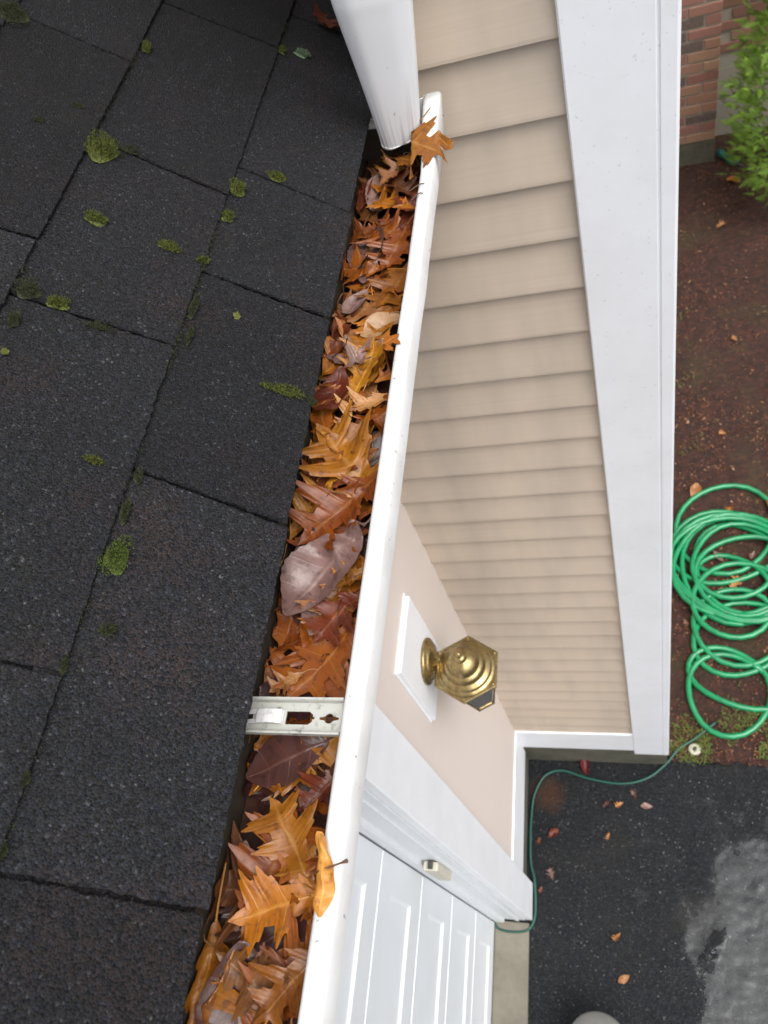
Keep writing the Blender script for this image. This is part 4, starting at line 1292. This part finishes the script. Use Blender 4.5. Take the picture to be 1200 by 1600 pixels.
# ------------------------------------------------------------------ brick house corner beyond the bed
bh = thing('brick_house', (0.75, 4.3, ZG), 'red brick house corner beyond the soil bed, behind the green shrub', 'house')
YB = 4.30
box('foundation', (0.30, YB + 0.004, ZG - 0.05), (0.925, YB + 0.32, -3.045), 'concrete_block', bh, 0.004)
pier = box('mortar_wall', (0.30, YB + 0.006, -3.044), (0.918, YB + 0.32, -1.2), 'mortar', bh, 0)
rec = box('mortar_wall', (0.9185, YB + 0.30, ZG), (3.2, YB + 0.45, -1.2), 'mortar', bh, 0)
bm = bm_box((-0.0965, -0.05, -0.0285), (0.0965, 0.05, 0.0285), 0.003, 1)
bmesh.ops.recalc_face_normals(bm, faces=list(bm.faces))
bme = bpy.data.meshes.new('brick'); bm.to_mesh(bme); bm.free()
bm = bm_box((-0.046, -0.05, -0.0285), (0.046, 0.05, 0.0285), 0.003, 1)
bmesh.ops.recalc_face_normals(bm, faces=list(bm.faces))
bmh = bpy.data.meshes.new('brick'); bm.to_mesh(bmh); bm.free()
row, zr = 0, -3.010
b_off = Vector((0.75, 4.3, ZG))
while zr < -1.25:
    x = 0.921 - 0.0965 if row % 2 == 0 else 0.921 - 0.046
    first = True
    while x > 0.36:
        small = (row % 2 == 1 and first)
        o = link('brick', bmh if small else bme, 'brick_clay', pier, Vector((x + random.gauss(0, .001), YB + 0.046 + random.gauss(0, 0.0018), zr + random.gauss(0, .0008))) - b_off)
        o.rotation_euler = (0, 0, random.gauss(0, 0.006))
        x -= 0.0465 + 0.0965 + 0.010 if small else 0.203
        first = False
    # recessed wall to the right, seen above and beside the shrub
    if zr > -2.6:
        x = 1.02 + (0.1 if row % 2 else 0.0)
        while x < 1.75:
            if not (-2.02 < zr < -1.2 and 1.0 < x):
                link('brick', bme, 'brick_clay', rec, Vector((x, YB + 0.340 + random.gauss(0, .0015), zr)) - b_off)
            x += 0.203
    zr += 0.0715
    row += 1
bm = bm_box((0.955, YB + 0.20, -2.10), (1.80, YB + 0.32, -2.02), 0.006)
bm_part('window_sill', bm, 'sill_stone', bh)
wf = box('window_frame', (0.99, YB + 0.276, -2.019), (1.77, YB + 0.30, -1.2), 'white_trim', bh, 0.003)
box('window_pane', (1.04, YB + 0.270, -1.97), (1.72, YB + 0.2755, -1.22), 'window_glass', wf, 0.001)

# ------------------------------------------------------------------ evergreen shrub
shr = thing('evergreen_shrub', (1.38, 3.92, ZG), 'bright green feathery evergreen shrub in front of the brick wall', 'shrub')
vs, fs = [], []
limbs = []
for k in range(9):
    a = 2 * math.pi * k / 9 + random.uniform(-.3, .3)
    rr_ = random.uniform(0.14, 0.3)
    limbs.append(catmull([(1.38, 3.92, ZG), (1.38 + 0.3 * rr_ * math.cos(a), 3.92 + 0.3 * rr_ * math.sin(a), ZG + 0.35), (1.38 + rr_ * math.cos(a), 3.92 + rr_ * math.sin(a), ZG + random.uniform(0.7, 1.15))], 6))
for lb in limbs:
    v2, f2 = tube(lb, np.linspace(0.014, 0.004, len(lb)), 6)
    k = len(vs); vs += list(v2); fs += [tuple(i + k for i in f) for f in f2]
part('trunk', vs, fs, 'bark', shr, True)
vs, fs = [], []
r = np.random.default_rng(77)
def shrub_r(u, a):      # crown radius by height fraction and angle
    return (0.30 + 0.14 * math.sin(math.pi * min(1, 0.18 + 0.80 * u)) ) * (1 + 0.20 * math.sin(3 * a + 5 * u) + 0.12 * math.sin(7 * a - 9 * u)) * (1 - 0.55 * max(0, u - 0.6) / 0.4)
for i in range(2600):
    u = r.uniform(0.03, 1.0)
    a = r.uniform(0, 2 * math.pi)
    R_ = shrub_r(u, a)
    q_ = R_ * math.sqrt(r.uniform(0.25, 1.0))
    c_ = np.array([1.38 + q_ * math.cos(a), 3.92 + q_ * math.sin(a), ZG + 0.05 + 1.55 * u])
    # a spray: flat fan of small scale leaflets growing out and up
    od = np.array([math.cos(a), math.sin(a), 0.55 + r.normal(0, 0.35)]) + r.normal(0, 0.3, 3)
    od /= np.linalg.norm(od)
    sd_ = np.cross(od, r.normal(0, 1, 3)); sd_ /= np.linalg.norm(sd_)
    Ls = r.uniform(0.05, 0.10)
    for j in range(7):
        t = (j + 1) / 7
        p = c_ + od * Ls * t
        for sg in (-1, 1):
            tip = p + (od * 0.7 + sd_ * sg * 0.9) * Ls * 0.42 * (1.15 - t)
            w = np.cross(od, sd_) * 0.0025
            k = len(vs)
            b = p + od * 0.010
            vs += [p, b, tip + w]
            fs.append((k, k + 1, k + 2))
part('crown', vs, fs, 'shrub_leaf', shr)

# ------------------------------------------------------------------ things on the ground
# hose coil: loops with a wandering centre
KEY = [(0.66, 1.22, 0.255), (0.68, 1.23, 0.265), (0.69, 1.02, 0.315), (0.675, 0.99, 0.300), (0.70, 1.00, 0.275), (0.68, 0.985, 0.318), (0.685, 1.00, 0.290), (0.72, 1.05, 0.185), (0.69, 0.96, 0.265), (0.76, 0.95, 0.22), (0.66, 0.86, 0.20), (0.70, 0.74, 0.25), (0.66, 0.66, 0.20), (0.72, 0.55, 0.26), (0.590, 0.350, 0.195), (0.585, 0.325, 0.20)]
pts = []
NT_ = 26
for i in range((len(KEY) - 1) * NT_ + 1):
    u = i / NT_
    k = min(int(u), len(KEY) - 2)
    f = u - k
    f = f * f * (3 - 2 * f)
    kx, ky, kr = [KEY[k][j] * (1 - f) + KEY[k + 1][j] * f for j in range(3)]
    a = -2 * math.pi * u + 0.6
    kr *= 1 + 0.075 * math.sin(2 * a + 1.7 * k) + 0.04 * math.sin(3 * a + 2.3 * k) + 0.05 * mnoise.noise(Vector((u * 2.3, 3.7, 0)))
    x, y = kx + kr * math.cos(a), ky + 1.03 * kr * math.sin(a)
    pts.append((x, y, soil_z(x, y) + 0.012 + 0.014 * (0.5 + 0.5 * math.sin(1.7 * u * 2 + k)) * (1 if 1 < k < 12 else 0.25) + 0.012 * (k % 3) * (1 if 1 < k < 11 else 0)))
pts = np.array(pts)
for _ in range(3):
    pts[1:-1] = (pts[:-2] + 2 * pts[1:-1] + pts[2:]) / 4
hs_ = thing('garden_hose', (0.66, 0.95, ZG), 'bright green garden hose lying in loose coils on the soil bed', 'hose')
vs, fs = tube(pts, 0.0135, 10)
part('hose_tube', vs, fs, 'green_hose', hs_, True)
ex = pts[0]
vs, fs = tube([pts[1], pts[0], pts[0] + (pts[0] - pts[1]) / np.linalg.norm(pts[0] - pts[1]) * 0.05], 0.0155, 12)
part('coupling', vs, fs, 'aged_brass', hs_, True)

cord = [(0.52, 0.20), (0.43, 0.13), (0.35, 0.076), (0.289, 0.007), (0.202, -0.06), (0.089, -0.088), (-0.053, -0.071), (-0.17, -0.04), (-0.252, -0.065), (-0.300, -0.15), (-0.314, -0.236), (-0.318, -0.348), (-0.314, -0.456), (-0.298, -0.520), (-0.292, -0.60), (-0.296, -0.675), (-0.325, -0.722), (-0.393, -0.735), (-0.449, -0.728), (-0.468, -0.705)]
cp_ = catmull([(x, y, (soil_z(x, y) + 0.012 if y > 0.03 and x > 0.29 else asphalt_z(x, y) + 0.008) if x > -0.315 or y > -0.6 else ZG + 0.010) for x, y in cord], 7)
vs, fs = tube(cp_, 0.0062, 8)
tag(part('thin_hose', vs, fs, 'dark_green_cord', None, True), 'thin dark green cord curving over the driveway along the garage base', 'hose')

# sprinkler cap
cz = soil_z(0.419, 0.078)
spk_ = thing('pipe_cap', (0.419, 0.078, cz), 'small round white cap with dark centre at the driveway edge', 'cap')
vs, fs = lathe([(0.024, -0.02), (0.027, 0.004), (0.027, 0.014), (0.024, 0.019), (0.014, 0.020), (0.010, 0.018)], (0.419, 0.078, cz), 'Z', 28)
part('cap_body', vs, fs, 'sill_stone', spk_, True)
vs, fs = lathe([(0.009, 0.016), (0.009, 0.0195), (0.006, 0.021)], (0.419, 0.078, cz), 'Z', 16)
part('cap_centre', vs, fs, 'rubber_dark', spk_, True)

# teal hose end near the shrub
nz = thing('hose_nozzle', (0.99, 4.30, ZG + 0.03), 'small teal hose nozzle on the ground between brick wall and shrub', 'hose nozzle')
c0 = np.array([0.955, 4.36, ZG + 0.06]); c1 = np.array([1.06, 4.20, ZG + 0.05])
vs, fs = tube([c0 + (c1 - c0) * t for t in (0, 0.15, 0.3, 0.5, 0.6, 0.8, 1.0)], [0.016, 0.026, 0.024, 0.022, 0.030, 0.030, 0.024], 14)
part('nozzle_body', vs, fs, 'teal_plastic', nz, True)
vs, fs = tube(catmull([c1, c1 + (0.05, -0.06, -0.005), c1 + (0.14, -0.12, -0.01), c1 + (0.25, -0.1, -0.01)], 5), 0.010, 8)
part('nozzle_hose', vs, fs, 'rubber_dark', nz, True)

# rounded grey pail standing on the drive under the camera
pl_ = thing('grey_pail', (-0.025, -1.10, ZG), 'rounded grey pail on the wet driveway at the bottom edge', 'pail')
vs, fs = lathe([(0.095, 0.0), (0.100, 0.01), (0.112, 0.20), (0.116, 0.205), (0.116, 0.215), (0.111, 0.222), (0.085, 0.238), (0.045, 0.247), (0.012, 0.250)], (-0.025, -1.105, ZG), 'Z', 40)
part('pail_body', vs, fs, 'grey_plastic', pl_, True)
vs, fs = lathe([(0.012, 0.25), (0.016, 0.255), (0.016, 0.266), (0.010, 0.270)], (-0.025, -1.105, ZG), 'Z', 20)
part('lid_knob', vs, fs, 'grey_plastic', pl_, True)

# fallen leaves lying singly on driveway and bed
FL = [(-0.067, -0.016, 'red', 0.085, 'pinkish red leaf on the driveway at the house foundation'), (0.143, -0.128, 'maroon', 0.06, 'dark red leaf below the curve of the green cord'), (0.076, -0.181, 'tan', 0.05, 'bright tan leaf on the driveway right of an olive one'),
      (0.195, -0.181, 'mauve', 0.05, 'greyish leaf on the driveway below the dark red leaf'), (0.023, -0.181, 'brown', 0.05, 'dull olive-brown leaf left of the bright tan leaf'), (0.024, -0.321, 'tan', 0.042, 'small tan leaf alone in the middle of the dark driveway'),
      (-0.215, -0.322, 'rust', 0.06, 'rust leaf near the garage base, right one of a pair'), (-0.280, -0.360, 'brown', 0.045, 'brown leaf near the garage base, left one of a pair'), (0.043, -0.716, 'tan', 0.052, 'tan leaf on the lower driveway, upper one of two'),
      (0.067, -0.863, 'tan', 0.052, 'tan leaf on the lower driveway, lower one of two'), (-0.225, -0.489, 'mauve', 0.06, 'pinkish thin leaf beside the end of the door casing'), (-0.27, -0.56, 'rust', 0.035, 'small rust leaf touching the casing foot'),
      (0.545, 1.46, 'tan', 0.11, 'pale tan leaf inside the top hose loop'), (0.70, 1.33, 'orange', 0.07, 'orange leaf under the upper edge of the hose coil'), (0.68, 0.905, 'tan', 0.115, 'tan leaf on the soil in the centre of the hose coil'),
      (0.62, 1.06, 'mauve', 0.07, 'pink-grey leaf inside the hose coil'), (0.78, 1.06, 'mauve', 0.06, 'mauve leaf at the right inside the hose coil'), (0.90, 3.60, 'tan', 0.09, 'pale leaf on the soil below the shrub'), (1.02, 4.02, 'orange', 0.10, 'orange leaf low beside the brick wall and shrub'),
      (0.86, 2.55, 'tan', 0.06, 'pale leaf midway along the soil bed'), (0.72, 1.85, 'tan', 0.05, 'small pale leaf on the soil above the hose')]
for i, (x, y, c_, L, lab) in enumerate(FL):
    shape, fs, uv = leaf_shape('oak' if i % 3 else 'broad', 900 + i)
    v = leaf_bend(shape, 'oak', 900 + i, 1.1) * L
    a = random.uniform(0, 6.28)
    v[:, 1] -= L / 2
    X = v[:, 0] * math.cos(a) - v[:, 1] * math.sin(a) + x
    Y = v[:, 0] * math.sin(a) + v[:, 1] * math.cos(a) + y
    on_soil = y > 0.03
    zb_ = soil_z(x, y) + 0.010 if on_soil else asphalt_z(x, y) + 0.003
    Zl = zb_ + np.maximum(v[:, 2] - v[:, 2].min() * 0.6, 0)
    W = np.stack([X, Y, Zl], 1)
    cen = W.mean(0)
    tag(link('leaf', mesh('leaf', W - cen, fs, True, uv), 'leaf_' + c_, None, cen), lab, 'leaf')

# litter of bark and leaf crumbs on the soil, uncountable
vs, fs = [], []
r = np.random.default_rng(5)
for i in range(15000):
    if i < 9000:
        x, y = r.uniform(0.30, 1.25), r.uniform(0.02, 4.4)
    else:
        x, y = r.uniform(0.30, 1.0), r.uniform(0.02, 2.0)
    if fbm(x, y, 5.5, 3.5, 3) < r.uniform(-0.6, 0.5):
        continue
    L, w = r.uniform(0.006, 0.024), r.uniform(0.003, 0.010)
    a = r.uniform(0, 6.28)
    d_, e_ = np.array([math.cos(a), math.sin(a), r.normal(0, 0.25)]), np.array([-math.sin(a), math.cos(a), r.normal(0, 0.35)])
    c_ = np.array([x, y, soil_z(x, y) + 0.004])
    k = len(vs)
    vs += [c_ - d_ * L / 2, c_ + e_ * w / 2, c_ + d_ * L / 2 + np.array([0, 0, 0.002]), c_ - e_ * w / 2, c_ + np.array([0, 0, 0.003])]
    fs += [(k, k + 1, k + 4), (k + 1, k + 2, k + 4), (k + 2, k + 3, k + 4), (k + 3, k, k + 4)]
tag(part('leaf_litter', vs, fs, 'litter'), 'crumbled brown leaf and bark litter covering the soil bed', 'leaf litter', kind='stuff')
# asphalt edge crumbs and grass
vs, fs = [], []
for i in range(5200):
    m = r.uniform()
    if m < 0.62:
        x, y = r.uniform(0.31, 1.0), abs(r.normal(0.09, 0.07)) + 0.015
        if fbm(x, y, 2.5, 9, 2) < -0.05:
            continue
    elif m < 0.8:
        x, y = r.uniform(0.34, 0.62), r.uniform(1.6, 3.2)
        if fbm(x, y, 8.5, 6, 2) < 0.25:
            continue
    else:
        x, y = r.uniform(0.60, 1.0), abs(r.normal(0.12, 0.10)) + 0.02
        if fbm(x, y, 2.5, 9, 2) < 0.05:
            continue
    L = r.uniform(0.010, 0.035)
    a = r.uniform(0, 6.28)
    b_ = np.array([x, y, soil_z(x, y) - 0.002])
    ln = np.array([math.cos(a), math.sin(a), 0]) * L * r.uniform(0.4, 1.0)
    sd_ = np.array([-math.sin(a), math.cos(a), 0]) * r.uniform(0.0012, 0.003)
    k = len(vs)
    vs += [b_ - sd_, b_ + sd_, b_ + ln * 0.5 + np.array([0, 0, L * 0.6]) + sd_ * 0.8, b_ + ln * 0.5 + np.array([0, 0, L * 0.6]) - sd_ * 0.8, b_ + ln + np.array([0, 0, L * 0.75])]
    fs += [(k, k + 1, k + 2, k + 3), (k + 3, k + 2, k + 4)]
tag(part('grass', vs, fs, 'grass_blade'), 'thin grass and weeds along the driveway edge and bed', 'grass', kind='stuff')
